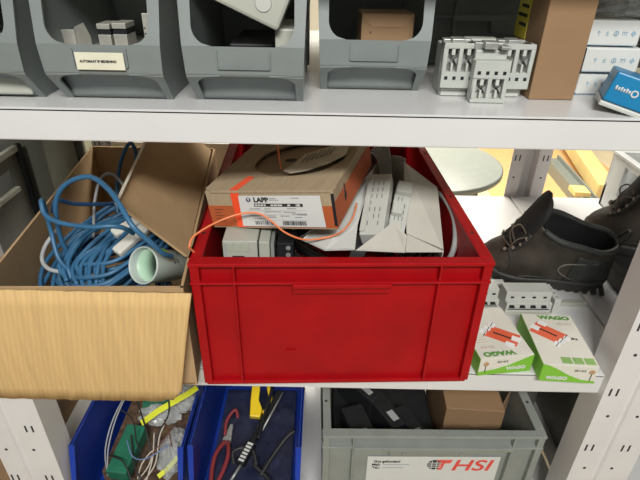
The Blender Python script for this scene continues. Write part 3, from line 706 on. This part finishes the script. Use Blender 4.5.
# ------------------------------------------------------------------ boots
def outline(xf, xb, w, n=44, toe=2.6):
    pts = []
    L = xb-xf
    for k in range(n):
        a = 2*math.pi*k/n; c, s = math.cos(a), math.sin(a)
        e = 2/toe; x = -math.copysign(abs(c)**e, c); y = math.copysign(abs(s)**e, s)
        u = (x+1)/2; f = 1 - .20*math.exp(-((u-.58)/.20)**2) - .10*max(0, u-.6)/.4 + .02*math.sin(u*3)
        pts.append((xf+u*L, y*w/2*f))
    return pts
def make_boot(label, loc, rot):
    t = thing('work_boot', label, 'boot', loc, rot, 'pair of dark work boots')
    m = MB(); sl = [(.0, -.128, .130, .094), (.004, -.134, .134, .100), (.014, -.139, .137, .104), (.024, -.141, .138, .105), (.029, -.140, .137, .103)]
    m.grid([[(x, y, z + (.010*max(0, (-x-.09)/.05))) for x, y in outline(a, b, w)] for z, a, b, w in sl], True, True)
    m.build('sole', rubber, t, smooth=True, bevel=.0)
    m = MB()
    for k in range(15):
        x = -.12+k*.0175; m.box(x, x+.008, -.041, .041, -.0005, .006)
    m.build('tread', rubber, t)
    up = [(.026, -.136, .134, .098), (.036, -.139, .136, .102), (.048, -.138, .137, .101), (.058, -.130, .136, .097), (.067, -.115, .134, .092), (.075, -.096, .132, .086), (.084, -.080, .130, .081), (.094, -.070, .129, .078), (.106, -.062, .128, .077), (.118, -.054, .128, .084), (.128, -.050, .129, .088)]
    def tilt(x, z): return z + max(0, (z-.06)/.07)*(-.30*(x-.02)) + .010*math.exp(-((x-.12)/.03)**2)*max(0, (z-.08)/.05)
    rows = [[(x+.002*math.sin(9*x*z*80), y+.0012*math.sin(x*120+z*90), tilt(x, z)) for x, y in outline(a, b, w, toe=2.3)] for z, a, b, w in up]
    last = up[-1]
    rows.append([(x, y, tilt(x, .134)) for x, y in outline(last[1]+.004, last[2]-.004, last[3]-.008, toe=2.3)])
    rows.append([(x, y, tilt(x, .130)) for x, y in outline(last[1]+.009, last[2]-.010, last[3]-.018, toe=2.3)])
    m = MB(); m.grid(rows, True); m.build('upper', leather, t, smooth=True, subd=1)
    m = MB(); m.grid([[(x, y, tilt(x, z)) for x, y in outline(a, b, w, toe=2.3)] for z, a, b, w in ((.131, -.0415, .119, .0705), (.11, -.048, .115, .060), (.07, -.06, .115, .062), (.045, -.07, .11, .06))], True)
    m.build('lining', lining, t, smooth=True)
    # padded collar
    m = MB(); o_ = outline(-.047, .1245, .0815, 30, 2.3); m.tube([(x, y, tilt(x, .131)) for x, y in o_ if x > -.040], .0058, 8, 2); m.build('padded_collar', leather2, t)
    # tongue
    m = MB(); rows = []
    for v in (0, .12, .25, .4, .55, .68, .78, .86, .92, .96, .985, 1):
        x = -.092+.054*v; z = .083+.128*v; wv = .024+.010*math.sin(v*2.2); wv *= (1 if v < .7 else math.sqrt(max(.004, 1-((v-.7)/.3)**2)))
        rows.append([(x+.3*wv*abs(k/4)**2, wv*k/4, z) for k in range(-4, 5)])
    m.grid(rows); m.build('tongue', tongue_m, t, smooth=True, solid=.007)
    # seam panels on both sides
    for s in (-1, 1):
        pan = []
        for z0, z1, x0, x1 in ((.034, .100, .035, .128),):
            rws = []
            for i in range(7):
                z = z0+(z1-z0)*i/6
                j = min(range(len(up)), key=lambda q: abs(up[q][0]-z)); jj = min(j+1, len(up)-1)
                f = 0 if jj == j else (z-up[j][0])/(up[jj][0]-up[j][0]); a_ = [up[j][q]+(up[jj][q]-up[j][q])*f for q in (1, 2, 3)]
                ol = [p for p in outline(a_[0], a_[1], a_[2]+.003, 200, 2.3) if p[1]*s > 0]; r_ = []
                for k in range(12):
                    X = x0+.018*(i/6)+(x1-x0-.018*(i/6))*k/11; b_ = min(ol, key=lambda p: abs(p[0]-X)); r_.append((X, b_[1], tilt(X, z)))
                rws.append(r_)
            m = MB(); m.grid(rws); m.build('heel_panel', leather2, t, smooth=True, solid=.0012)
        # lace facing with eyelets
        m = MB(); m.tube([(-.100, s*.020, .075), (-.084, s*.028, .089), (-.072, s*.033, .105), (-.064, s*.035, .122), (-.058, s*.034, .140)], .0035, 8, 5); m.build('lace_facing', leather2, t)
        m = MB()
        for x, y, z in ((-.096, .023, .080), (-.082, .030, .094), (-.071, .034, .110), (-.063, .035, .128)): m.cyl((x, s*y-s*.001, z+.002), (-.4, s*.9, .4), .0032, .003, 10)
        m.build('eyelet', eyelet_m, t)
    m = MB()
    for i in range(4):
        x, z = -.099+i*.0125, .084+i*.0155; s = 1 if i % 2 else -1
        m.tube([(x, -s*.024, z), (x-.004, 0, z+.006), (x+.010, s*.030, z+.014)], .0017, 6, 4)
    m.tube([(-.062, -.03, .130), (-.085, -.045, .135), (-.095, -.05, .115), (-.088, -.045, .100)], .0016, 6, 5)
    m.tube([(-.062, -.03, .130), (-.08, -.02, .15), (-.095, -.025, .142), (-.085, -.035, .12)], .0016, 6, 5)
    m.build('lace', lace_m, t)
    # stitched seams over toe cap and quarter
    def side(x, z, s):
        j = max(q for q in range(len(up)) if up[q][0] <= z); jj = min(j+1, len(up)-1)
        f = 0 if jj == j else (z-up[j][0])/(up[jj][0]-up[j][0]); a_ = [up[j][q]+(up[jj][q]-up[j][q])*f for q in (1, 2, 3)]
        ol = [p for p in outline(a_[0], a_[1], a_[2]+.003, 160, 2.3) if p[1]*s > 0]; b_ = min(ol, key=lambda p: abs(p[0]-x)); return (b_[0], b_[1], tilt(b_[0], z))
    for s in (-1, 1):
        for pts, mm in (([(-.100, .03), (-.082, .045), (-.078, .060), (-.085, .072)], leather2), ([(.070, .034), (.038, .045), (.020, .060), (.030, .074), (.060, .082), (.095, .090)], seam_m), ([(-.060, .034), (-.03, .040), (.01, .036)], leather2)):
            m = MB(); m.tube([side(x, z, s) for x, z in pts], .0016, 6, 5); m.build('seam', mm, t)
    m = MB(); m.tube([(.124, -.01, .118), (.133, -.008, .14), (.134, .008, .14), (.124, .01, .118)], .003, 6, 4); m.build('pull_loop', leather2, t)
    return t
make_boot('dark work boot lying across the shelf, toe towards the red crate, tongue up', (.440, .835, Z2+.0180), (19, 0, -13))
for o in bpy.data.objects['work_boot'].children: o.data.transform(Matrix.Diagonal((.86, .97, .97, 1)))
b2 = dup([o for o in bpy.data.objects if o.name == 'work_boot'][0], (.655, .865, Z2+.0560), label='dark work boot behind the other, toe to the wall, cut off by the right edge', rot=(8, 0, -28))

q = thing('rubber_block', 'dark rounded block under the second boot, beside the right-hand post', 'block', (.66, .70, Z2+.0005), (0, 0, 0))
MB().box(-.085, .16, 0, .24, 0, .052).build('block_body', rubber, q, bevel=.012)
# ------------------------------------------------------------------ modules and boxes in front of the boots
def row_module(label, x0, x1, y0, z, hh, dp=.045):
    t = thing('terminal_block', label, 'terminal block', ((x0+x1)/2, y0, z), (0, 0, 1), 'white terminal blocks below the boots')
    W = x1-x0; m = MB(); m.box(-W/2, W/2, 0, dp, 0, hh*.62); m.box(-W/2, W/2, .010, dp-.004, hh*.62, hh); m.build('housing', white_m, t, bevel=.001)
    q = MB()
    for k in range(4):
        x = -W*.36+k*W*.24; q.box(x-.003, x+.003, .0094, .0101, hh*.72, hh*.80)
    for k in range(4):
        x = -W*.38+k*W*.235; q.prism([(x-.005, -.0006, hh*.40), (x+.006, -.0006, hh*.40), (x+.003, -.0006, hh*.54), (x-.005, -.0006, hh*.54)], (0, .0007, 0))
    q.box(-W*.46, W*.46, -.0005, .0002, hh*.32, hh*.36); q.build('contact_slot', dark_m, t)
    q = MB(); q.box(-W*.48, W*.48, -.0008, .0005, .002, hh*.22); q.build('marker_strip', cream_m, t)
row_module('white terminal block with dark slots, behind the gap of the two small boxes', .336, .418, .715, Z2+.0005, .045)
row_module('white terminal block half hidden by the red crate side', .263, .325, .722, Z2+.0005, .046)
q = thing('terminal_block', 'pale flat module lying under the toe of the boot', 'terminal block', (.32, .775, Z2+.0005)); MB().box(-.03, .03, 0, .012, 0, .03).build('housing', white_m, q, bevel=.001)
q = thing('end_bracket', 'grey-white end bracket right of the terminal block', 'bracket', (.430, .722, Z2+.0005), (0, 0, 4))
MB().box(-.006, .006, 0, .05, 0, .032).build('bracket_body', white_m, q, bevel=.001)
m = MB()
for y in (.008, .02, .032): m.cyl((0, y, .0318), (0, 0, 1), .0025, .001, 10)
m.build('screw_head', metal_m, q)
q = MB().box(.442, .500, .745, .757, Z2+.0005, Z2+.009).build('cover_strip', cream_m, bevel=.001); tag(q, 'pale cover strip lying on the shelf in front of the boot sole', 'strip')

def wbox(label, loc, rz, W, D, h, flip):
    t = thing('connector_box', label, 'carton', loc, (0, 0, rz), 'green and white connector boxes at the shelf edge')
    m = MB(); m.box(0, W, 0, D, 0, h)
    m.build('carton', carton_w, t, bevel=.0008)
    m = MB(); m.box(-.0005, 0, .0, D, .0005, h-.0005); m.build('green_side', green_m, t)
    m = MB()
    if not flip: out = [(0, 0), (W, 0), (W, h*.12), (W*.75, h*.17), (W*.5, h*.42), (W*.25, h*.78), (W*.12, h*.93), (0, h)]
    else: out = [(0, 0), (W, 0), (W, h), (W*.8, h*.78), (W*.55, h*.48), (W*.3, h*.30), (0, h*.2)]
    m.prism([(x, -.0006, z) for x, z in out], (0, .0005, 0)); m.build('green_wave', green_m, t)
    text(t, 'WAGO', .0085, (W*.30 if not flip else W*.70, -.0009, h*.22 if not flip else h*.30), (90, 0, 0), paper, bold=.0005, sx=1.15)
    text(t, '221-413', .0052, (W*.68 if not flip else W*.42, -.0009, h*.72 if not flip else h*.74), (90, 0, 0), ink)
    m = MB(); fx = W*.90 if not flip else W*.12; m.box(fx-.0005, fx+.0005, -.0009, 0, h*.15, h*.6); m.build('flower_stem', ink, t)
    m = MB(); m.prism([(fx-.004, -.001, h*.58), (fx+.002, -.001, h*.55), (fx+.005, -.001, h*.70), (fx+.001, -.001, h*.80), (fx-.004, -.001, h*.74)], (0, .0005, 0)); m.build('flower_mark', mat('brown_mark', (.45, .27, .15), .7) if 'brown_mark' not in bpy.data.materials else bpy.data.materials['brown_mark'], t)
    # top face print
    Z = h+.0002
    def loc2(x, y): return (x, y) if not flip else (W-x, D-y)
    def quad(m_, cx, cy, w2, l2, ang, z0=Z, z1=.0006):
        c, s = math.cos(ang), math.sin(ang)
        m_.prism([(loc2(cx+a*c-b*s, cy+a*s+b*c)[0], loc2(cx+a*c-b*s, cy+a*s+b*c)[1], z0) for a, b in ((-w2/2, -l2/2), (w2/2, -l2/2), (w2/2, l2/2), (-w2/2, l2/2))], (0, 0, z1))
    x, y = loc2(W*.62, D*.925); text(t, 'WAGO', .012, (x, y, Z+.0002), (0, 0, 180 if flip else 0), green_d, bold=.0007, sx=1.3)
    x, y = loc2(W*.76, D*.80); text(t, '221-413', .007, (x, y, Z+.0002), (0, 0, 180 if flip else 0), mat('tan_ink', (.55, .45, .36), .7) if 'tan_ink' not in bpy.data.materials else bpy.data.materials['tan_ink'], bold=.0002)
    m = MB(); A0 = R(-38)
    quad(m, W*.36, D*.60, W*.60, D*.25, A0); m.build('connector_print', redprint, t)
    m = MB(); quad(m, W*.36, D*.605, W*.34, .0030, A0, Z+.0006, .0003)
    for a in (-1, 0, 1): quad(m, W*.50+a*W*.12+.004, D*.455-a*-.010, .012, .0012, R(50), Z+.0006, .0003)
    m.build('connector_dark', ink, t)
    m = MB()
    for a in range(3): quad(m, W*(.43+.115*a), D*(.38+.055*a), .0105, .012, A0, Z+.0003, .0005)
    quad(m, W*.15, D*.70, .014, .012, A0, Z+.0003, .0005); quad(m, W*.33, D*.79, .014, .011, A0, Z+.0003, .0005)
    m.build('connector_lever', mat('print_pale', (.80, .80, .78), .5) if 'print_pale' not in bpy.data.materials else bpy.data.materials['print_pale'], t)
    if not flip:
        x, y = W*.80, D*.50; text(t, '50 x', .0062, (x, y, Z+.0002), (0, 0, 0), ink, bold=.0003)
        m = MB()
        for k in range(3): m.box(W*(.36+.21*k), W*(.36+.21*k)+W*.18, D*.03, D*.14, h, h+.0006)
        m.build('green_square', mat('sage_print', (.24, .42, .12), .6), t)
        m = MB()
        for k in range(3): m.box(W*.55, W*.93, D*(.745-.04*k), D*(.745-.04*k)+.0012, h, h+.0004)
        m.build('fine_print', mat('pale_ink', (.6, .58, .52), .7), t)
    else:
        m = MB()
        for k in range(3): quad(m, W*.80, D*(.70-.05*k), W*.2, .0012, 0)
        m.build('fine_print', bpy.data.materials['tan_ink'], t)
    return t
carton_w = mat('white_gloss_carton', (.68, .66, .58), .45, var=.02)
wbox('green and white connector box nearest the red crate, its top lettering upside down', (.2485, .5655, Z2+.001), 8.5, .087, .118, .034, True)
wbox('green and white connector box with three green squares, nearer the right-hand post', (.341, .558, Z2+.001), -3, .083, .121, .034, False)

# ------------------------------------------------------------------ contents of the blue bins
zB = Z3+.006
def terminal(label, x, y, z, rz, rx, W, L, h, m):
    t = thing('terminal_housing', label, 'terminal block', (x, y, z), (rx, 0, rz), 'green housings in the blue bin')
    MB().box(-W/2, W/2, -L/2, L/2, 0, h).build('housing', m, t, bevel=.0015)
    q = MB()
    for k in range(5): q.box(-W*.3, W*.3, -L*.42+k*L*.19, -L*.42+k*L*.19+L*.08, h, h+.002)
    q.build('ridge', m, t, bevel=.0006)
q = MB().box(-.425, -.268, .62, .86, zB, zB+.05).build('bag_of_parts', mat('brown_parts', (.13, .08, .05), .6, var=.5, scale=90, bump=1, bscale=90)); tag(q, 'brown packet of small parts on the bottom of the left blue bin', 'packet')
terminal('long green terminal housing lying front to back in the blue bin', -.375, .645, zB+.066, -6, 8, .040, .100, .03, pcb)
terminal('green circuit board standing at the back of the left blue bin', -.365, .80, zB+.06, 8, 25, .055, .075, .02, pcb)
def strap(pts, w_, label, m, name='strap'):
    q = MB(); up = Vector((0, -.5, .86)); rows = []
    P = [Vector(p) for p in pts]
    for i, p in enumerate(P):
        t_ = (P[min(i+1, len(P)-1)]-P[max(i-1, 0)]).normalized(); s_ = t_.cross(up).normalized()*w_/2; rows.append([p-s_, p+s_])
    q.grid(rows); return tag(q.build(name, m, solid=.0015), label, 'strap')
strap([(-.350, .672, zB+.130), (-.32, .69, zB+.145), (-.29, .705, zB+.156), (-.262, .72, zB+.165), (-.248, .733, zB+.168)], .012, 'lime yellow strap laid diagonally over the clear bags in the blue bin', yellowg)
strap([(-.300, .590, zB+.080), (-.282, .605, zB+.088), (-.266, .63, zB+.095), (-.262, .65, zB+.10)], .009, 'lime yellow strap end at the front corner of the left blue bin', yellowg)
bag('clear bag of parts across the middle of the left blue bin', (-.330, .715, zB+.105), (.042, .022, .02), 3)
bag('crumpled clear bag against the right wall of the left blue bin', (-.285, .640, zB+.085), (.026, .050, .032), 4)
bag('clear bag at the back right of the left blue bin', (-.285, .76, zB+.115), (.034, .040, .028), 5)
def wires(lst, label, m, name='wire', r=.0016):
    q = MB()
    for p in lst: q.tube(p, r, 6, 6)
    return tag(q.build(name, m), label, 'wire')
wires([[(-.415, .62, zB+.05), (-.418, .64, zB+.09), (-.412, .68, zB+.125), (-.402, .74, zB+.14)], [(-.41, .61, zB+.05), (-.411, .64, zB+.095), (-.405, .69, zB+.13), (-.395, .76, zB+.145)]], 'grey wires running along the left wall inside the blue bin', greycab, 'grey_wire')
wires([[(-.40, .70, zB+.135), (-.37, .68, zB+.13), (-.352, .64, zB+.115), (-.335, .62, zB+.11)], [(-.385, .74, zB+.14), (-.355, .69, zB+.14), (-.33, .645, zB+.13), (-.318, .62, zB+.10)], [(-.37, .66, zB+.11), (-.345, .60, zB+.10), (-.325, .575, zB+.085)], [(-.40, .62, zB+.10), (-.365, .60, zB+.108), (-.345, .575, zB+.09)], [(-.345, .73, zB+.145), (-.31, .72, zB+.16), (-.295, .68, zB+.15), (-.31, .64, zB+.13), (-.315, .60, zB+.09)]], 'black wires crossing over the green housing', blackcab, 'black_wire')
wires([[(-.37, .64, zB+.12), (-.35, .61, zB+.112), (-.32, .60, zB+.12), (-.28, .62, zB+.135)]], 'blue wire bowing across the left blue bin', mat('wire_blue', (.15, .22, .42), .5), 'blue_wire', .0013)
wires([[(-.335, .585, zB+.08), (-.318, .60, zB+.10), (-.315, .62, zB+.115), (-.33, .60, zB+.105), (-.338, .585, zB+.08)], [(-.325, .58, zB+.08), (-.305, .60, zB+.105), (-.305, .64, zB+.13), (-.30, .66, zB+.14)], [(-.32, .58, zB+.08), (-.312, .61, zB+.11), (-.318, .65, zB+.13)]], 'pale looped wires in front of the clear bag', mat('wire_pale', (.55, .50, .42), .5), 'pale_wire', .0014)
wires([[(-.30, .665, zB+.15), (-.285, .64, zB+.15), (-.275, .62, zB+.13)], [(-.318, .61, zB+.112), (-.30, .63, zB+.125), (-.28, .66, zB+.14)]], 'brown wires lying on the clear bag at the right', mat('wire_brown', (.14, .05, .03), .5), 'brown_wire', .0013)

bx = MB().box(-.215, -.05, .60, .86, zB, zB+.025).build('dark_pouch', mat('dark_pouch', (.02, .025, .06), .35, var=.4, scale=30, bump=.8, bscale=40)); tag(bx, 'dark crumpled pouch covering the bottom of the right blue bin', 'pouch')
PL = thing('pliers', 'red-handled pliers lying along the left wall of the right blue bin', 'pliers', (-.192, .690, zB+.030), (6, 0, -8))
for s in (-1, 1):
    q = MB(); q.tube([(s*.003, .01, .014), (s*.013, -.02, .016), (s*.012, -.05, .012), (s*.006, -.078, .008)], .0048, 8, 5); q.build('handle', redtool, PL)
q = MB(); q.cyl((0, .014, .007), (0, 0, 1), .009, .010, 16); q.build('pivot', metal_m, PL)
q = MB(); q.prism([(-.008, .018, .008), (.008, .018, .008), (.003, .05, .010), (-.003, .05, .010)], (0, 0, .008)); q.build('jaw', metal_m, PL, bevel=.001)
q = MB(); q.tube([(-.006, .02, .02), (-.010, .05, .028), (.002, .075, .034), (.012, .06, .028)], .0036, 8, 5); q.build('spring_arm', redtool, PL)
YT = thing('strip_tool', 'yellow hand tool at the back of the right blue bin', 'hand tool', (-.130, .780, zB+.075), (20, 0, 10))
q = MB(); q.prism([(-.022, -.035, 0), (.000, -.040, 0), (.006, -.022, 0), (.000, .0, 0), (.006, .03, 0), (-.012, .035, 0), (-.018, 0, 0)], (0, 0, .016)); q.build('tool_body', yellow, YT, bevel=.002)
q = MB(); q.tube([(.006, -.028, .008), (.020, -.022, .008), (.026, 0, .008), (.024, .03, .008)], .0045, 8, 5); q.build('lever', yellow, YT)
ST = thing('marker_tool', 'black crimp tool with white lettering lying diagonally in the right blue bin', 'hand tool', (-.128, .690, zB+.060), (8, 0, -22))
q = MB(); q.box(-.008, .004, -.012, .125, 0, .012); q.box(-.010, .008, -.060, -.010, -.002, .014); q.build('shaft', dark_m, ST, bevel=.002)
q = MB(); q.tube([(.008, .12, .014), (.008, .02, .014)], .0022, 8, 1); q.build('steel_rod', metal_m, ST); q = MB(); q.tube([(.0, -.060, .006), (-.004, -.095, .002)], .003, 8, 1); q.build('steel_tip', metal_m, ST)
q = MB()
for k in range(6): q.box(-.007, .005, -.056+k*.0075, -.0515+k*.0075, .014, .0146)
q.build('white_print', paper, ST)
wires([[(-.165, .64, zB+.05), (-.17, .66, zB+.06), (-.155, .67, zB+.062), (-.13, .665, zB+.06), (-.12, .64, zB+.05)], [(-.11, .62, zB+.045), (-.085, .66, zB+.06), (-.06, .69, zB+.075), (-.045, .70, zB+.08)], [(-.125, .64, zB+.05), (-.10, .62, zB+.045), (-.08, .60, zB+.04), (-.065, .60, zB+.035)]], 'thick black cables in the right blue bin, crossing below the tool', blackcab, 'black_cable', .0042)
tiec = wires([[(-.10, .80, zB+.10), (-.11, .74, zB+.09), (-.12, .68, zB+.08)]], 'black cable beside the yellow tool in the right blue bin', dark_m, 'black_cable', .004)

# contents of the grey crate
q = MB(); q.box(.035, .245, .62, 1.1, Z3+.006, Z3+.10); tag(q.build('black_case', dark_m, bevel=.004), 'black case on the bottom of the grey crate', 'case')
for i, (x, y, rz, w_, h_) in enumerate(((.085, .655, 18, .045, .012), (.14, .70, 30, .035, .01), (.19, .66, 25, .03, .010), (.09, .76, 40, .03, .012))):
    t = thing('black_module', ['black module with a silver plate, leftmost in the grey crate', 'black module in the middle of the grey crate', 'black module beside the brown carton in the grey crate', 'black module at the back left in the grey crate'][i], 'module', (x, y, Z3+.103), (0, 0, rz), 'black modules in the grey crate')
    MB().box(-w_/2, w_/2, -.05, .05, 0, .05+h_).build('housing', dark_m, t, bevel=.003)
    MB().box(-w_*.2, w_*.2, -.035, -.01, .05+h_, .0506+h_).build('silver_plate', inkg, t)
q = thing('grey_case', 'dark grey case on the lowest shelf between the labelled crate and the post', 'case', (.470, .80, Z3+.0005)); MB().box(-.036, .028, 0, .38, 0, .17).build('case_body', olive, q, bevel=.003); MB().box(-.030, .022, .01, .37, .17, .176).build('case_lid', dark_m, q, bevel=.002)
q = thing('grey_case', 'dark grey case on the lower shelf beyond the right-hand post', 'case', (.70, .72, Z3+.0005)); MB().box(-.16, .2, 0, .42, 0, .20).build('case_body', olive, q, bevel=.004); MB().box(-.15, .19, .01, .41, .20, .207).build('case_lid', dark_m, q, bevel=.003)
q = thing('cardboard_box', 'brown cardboard carton with a folded end inside the grey crate', 'cardboard box', (.312, .665, Z3+.006), (0, 0, -3))
MB().box(-.062, .050, 0, .18, 0, .195).build('carton', card_small, q, bevel=.0015)
MB().sheet([(.051, .02, .195), (.051, .02, .14), (.072, .05, .15), (.074, .055, .20)], .0015).build('side_flap', card_small, q)
MB().box(-.012, .020, -.0006, 0, .148, .152).build('tape_mark', card_edge, q)

# ------------------------------------------------------------------ neighbours and the room behind
t = thing('grey_crate', 'old grey crate with a handle slot, left of the open cardboard box', 'crate', (-.845, .40, Z2+.0005))
m = MB(); X1 = .205
m.box(X1-.006, X1, .18, .598, 0, .125); m.box(X1-.006, X1, .18, .30, .125, .20); m.box(X1-.006, X1, .56, .598, .125, .20); m.box(X1-.006, X1, .30, .56, .165, .20); m.box(-X1, X1, .592, .598, 0, .2); m.box(-X1, X1, .18, .186, 0, .2); m.box(-X1, -X1+.006, .18, .598, 0, .2); m.box(-X1, X1, .18, .598, 0, .005)
m.build('crate_body', olive, t, bevel=.001)
m = MB(); m.box(X1-.004, X1+.006, .18, .600, .192, .205); m.box(X1-.004, X1+.006, .30, .56, .115, .125); m.build('rim', mat('old_rim', (.45, .45, .38), .45), t, bevel=.001)
m = MB(); m.box(X1-.002, X1+.008, .588, .600, 0, .205); m.build('corner_rib', dark_m, t)
t = thing('storage_case', 'olive-grey case at the rear of the left shelf, beyond the crate with the slot', 'case', (-.79, 1.02, Z2+.0005))
MB().box(-.2, .19, 0, .19, 0, .28).build('case_body', mat('case_olive', (.20, .205, .17), .42, var=.12, scale=8), t, bevel=.004); MB().box(.1905, .1925, .135, .17, .0, .275).build('edge_band', dark_m, t)
t = thing('storage_cabinet', 'grey-green metal cabinet standing behind the rack at the left', 'cabinet', (-1.05, 1.45, 0))
MB().box(-.55, .27, 0, .55, 0, 1.9).build('carcass', mat('cabinet_grey', (.20, .21, .17), .4, var=.1, scale=5), t, bevel=.003)
MB().box(.20, .265, -.012, -.001, 0, 1.9).build('door_edge', dark_m, t)
MB().box(-.30, .19, -.014, -.001, .05, 1.85).build('door_panel', mat('cabinet_door', (.33, .34, .29), .35, var=.12, scale=6), t, bevel=.002)
t = thing('cardboard_box', 'brown cardboard box on the lower shelf behind the left-hand post', 'cardboard box', (-.72, .60, Z3+.0005))
m = MB(); m.box(-.15, .14, 0, .30, 0, .16); m.build('carton', card_small, t, bevel=.002); MB().box(-.15, .14, .14, .16, .16, .1606).build('lid_seam', card_edge, t)
t = thing('paper_sheet', 'printed white sheets lying behind the open cardboard box', 'paper', (-.40, 1.13, Z2+.0005))
MB().box(-.10, .20, 0, .08, 0, .165).build('paper_stack', paper, t)
m = MB()
for x, l in ((-.09, .012), (-.07, .02), (-.03, .05), (.04, .05), (.11, .04)): m.box(x, x+l, .004, .010, .165, .1655)
m.build('printed_line', ink, t)
# right bay rear crate
t = thing('grey_crate', 'light grey low crate with an open side on the neighbouring shelf at the right', 'crate', (.945, .93, Z2+.0005))
lg = mat('light_grey_crate', (.50, .51, .50), .45, var=.04)
m = MB(); m.box(-.215, -.205, 0, .26, 0, .05); m.box(-.215, -.205, 0, .13, .05, .145); m.box(-.215, -.205, .20, .26, .05, .145); m.box(-.215, -.205, .13, .20, .125, .145); m.box(-.215, .2, .25, .26, 0, .145); m.box(-.215, .2, 0, .01, 0, .145); m.box(.19, .2, 0, .26, 0, .145); m.box(-.215, .2, 0, .26, 0, .005); m.build('crate_body', lg, t, bevel=.001)
m = MB(); m.box(-.220, -.203, -.002, .263, .140, .148); m.box(-.220, .205, -.004, .012, .140, .148); m.build('rim', lg, t, bevel=.0015)
t = thing('white_carton', 'white printed carton standing in the light grey crate at the right', 'carton', (.84, .96, Z2+.006))
MB().box(-.06, .10, 0, .16, 0, .17).build('carton', paper, t, bevel=.001)
m = MB()
for k in range(4): m.box(-.05+k*.03, -.035+k*.03, -.0008, 0, .13, .155)
m.build('printed_mark', inkg, t)
q = thing('grey_case', 'dark grey plastic case at the right edge, behind the second boot', 'case', (.98, .74, Z2+.0005)); MB().box(-.125, .12, 0, .16, 0, .15).build('case_body', greyc, q, bevel=.004); MB().box(-.12, .115, -.003, .0, .10, .115).build('case_seam', dark_m, q)

t = thing('round_table', 'round grey-topped table standing behind the rack', 'table', (.43, 1.92, 0))
m = MB(); m.lathe((0, 0, .725), (0, 0, 1), [(0, 0), (0, .285), (.008, .297), (.025, .297), (.028, .290), (.028, 0)], 64); m.build('tabletop', table_m, t)
m = MB(); m.lathe((0, 0, 0), (0, 0, 1), [(0, 0), (0, .2), (.02, .2), (.03, .03), (.7, .03), (.725, .08), (.725, 0)], 32); m.build('pedestal', galv, t)
q = MB(); q.tube([(.20, -.02, .725), (.21, -.02, .05)], .022, 12, 1); q.build('leg', table_m, t)
t = thing('wooden_beam', 'yellow wooden beam lying on the floor behind the boots', 'beam', (1.965, 3.42, .0045), (0, 0, -11)); MB().box(-.06, .06, -.40, 1.2, .07, .17).build('beam', wood_y, t, bevel=.004); MB().box(-.06, .06, -.40, -.3, 0, .07).build('spacer_block', wood_y, t)
t = thing('steel_profile', 'dull grey steel profile lying beside the wooden beam', 'steel profile', (1.81, 3.45, .0045), (0, 0, -4)); m = MB(); m.box(-.06, .06, -.5, .35, .0, .06); m.box(-.06, -.045, -.5, .35, .06, .09); m.box(.045, .06, -.5, .35, .06, .09); m.build('profile', mat('profile_grey', (.22, .24, .21), .5), t); MB().box(-.10, -.0, -.44, -.32, .09, .12).build('yellow_clamp', wood_y, t)
t = MB().box(1.2, 2.3, 2.7, 4.4, .0005, .004).build('cardboard_sheet', mat('floor_card', (.70, .42, .18), .8)); tag(t, 'tan cardboard sheet on the floor under the profile and beam', 'cardboard sheet')

# ------------------------------------------------------------------ small pieces become sub-parts of the part they sit on
SUB = {'shipping_label': ('lettering', 'logo_disc', 'logo_mark', 'black_band', 'band_print', 'label_print', 'label_rule', 'barcode'),
       'delivery_label': ('lettering', 'printed_line', 'globe_mark', 'globe_grid', 'red_flag_mark'), 'name_label': ('lettering',),
       'lid_panel': ('core_hole', 'inner_layer'), 'torn_flap': ('torn_print',), 'box_walls': ('orange_print', 'hand_slot', 'side_print', 'corner_tear'),
       'right_flap': ('flap_edge',), 'sole': ('tread',), 'lace_facing': ('eyelet',), 'upper': ('seam', 'padded_collar', 'lining', 'heel_panel'),
       'front_block': ('window_recess', 'terminal_post', 'terminal_clamp', 'test_hole'), 'front_frame': ('label_holder',), 'tub_body': ('tub_print', 'green_sticker'),
       'channel': ('slot_row',), 'rim': ('drain_hole',), 'yellow_sticker': ('sticker_print',), 'shaft': ('white_print',), 'crate_body': ('recessed_panel',), 'housing': ('module_print', 'screw_head', 'terminal_window', 'groove', 'seam', 'contact_slot', 'knockout', 'silver_plate')}
for t in [o for o in bpy.data.objects if o.parent is None and len(o.children) > 1]:
    kids = list(t.children); base = lambda o: o.name.split('.')[0]
    for pn, subs in SUB.items():
        p = next((k for k in kids if base(k) == pn and k.parent == t), None)
        if p:
            for k in kids:
                if base(k) in subs and k.parent == t and k is not p: k.parent = p
for o in bpy.data.objects:
    if o.name.split('.')[0] == 'slot_row': o['kind'] = 'stuff'
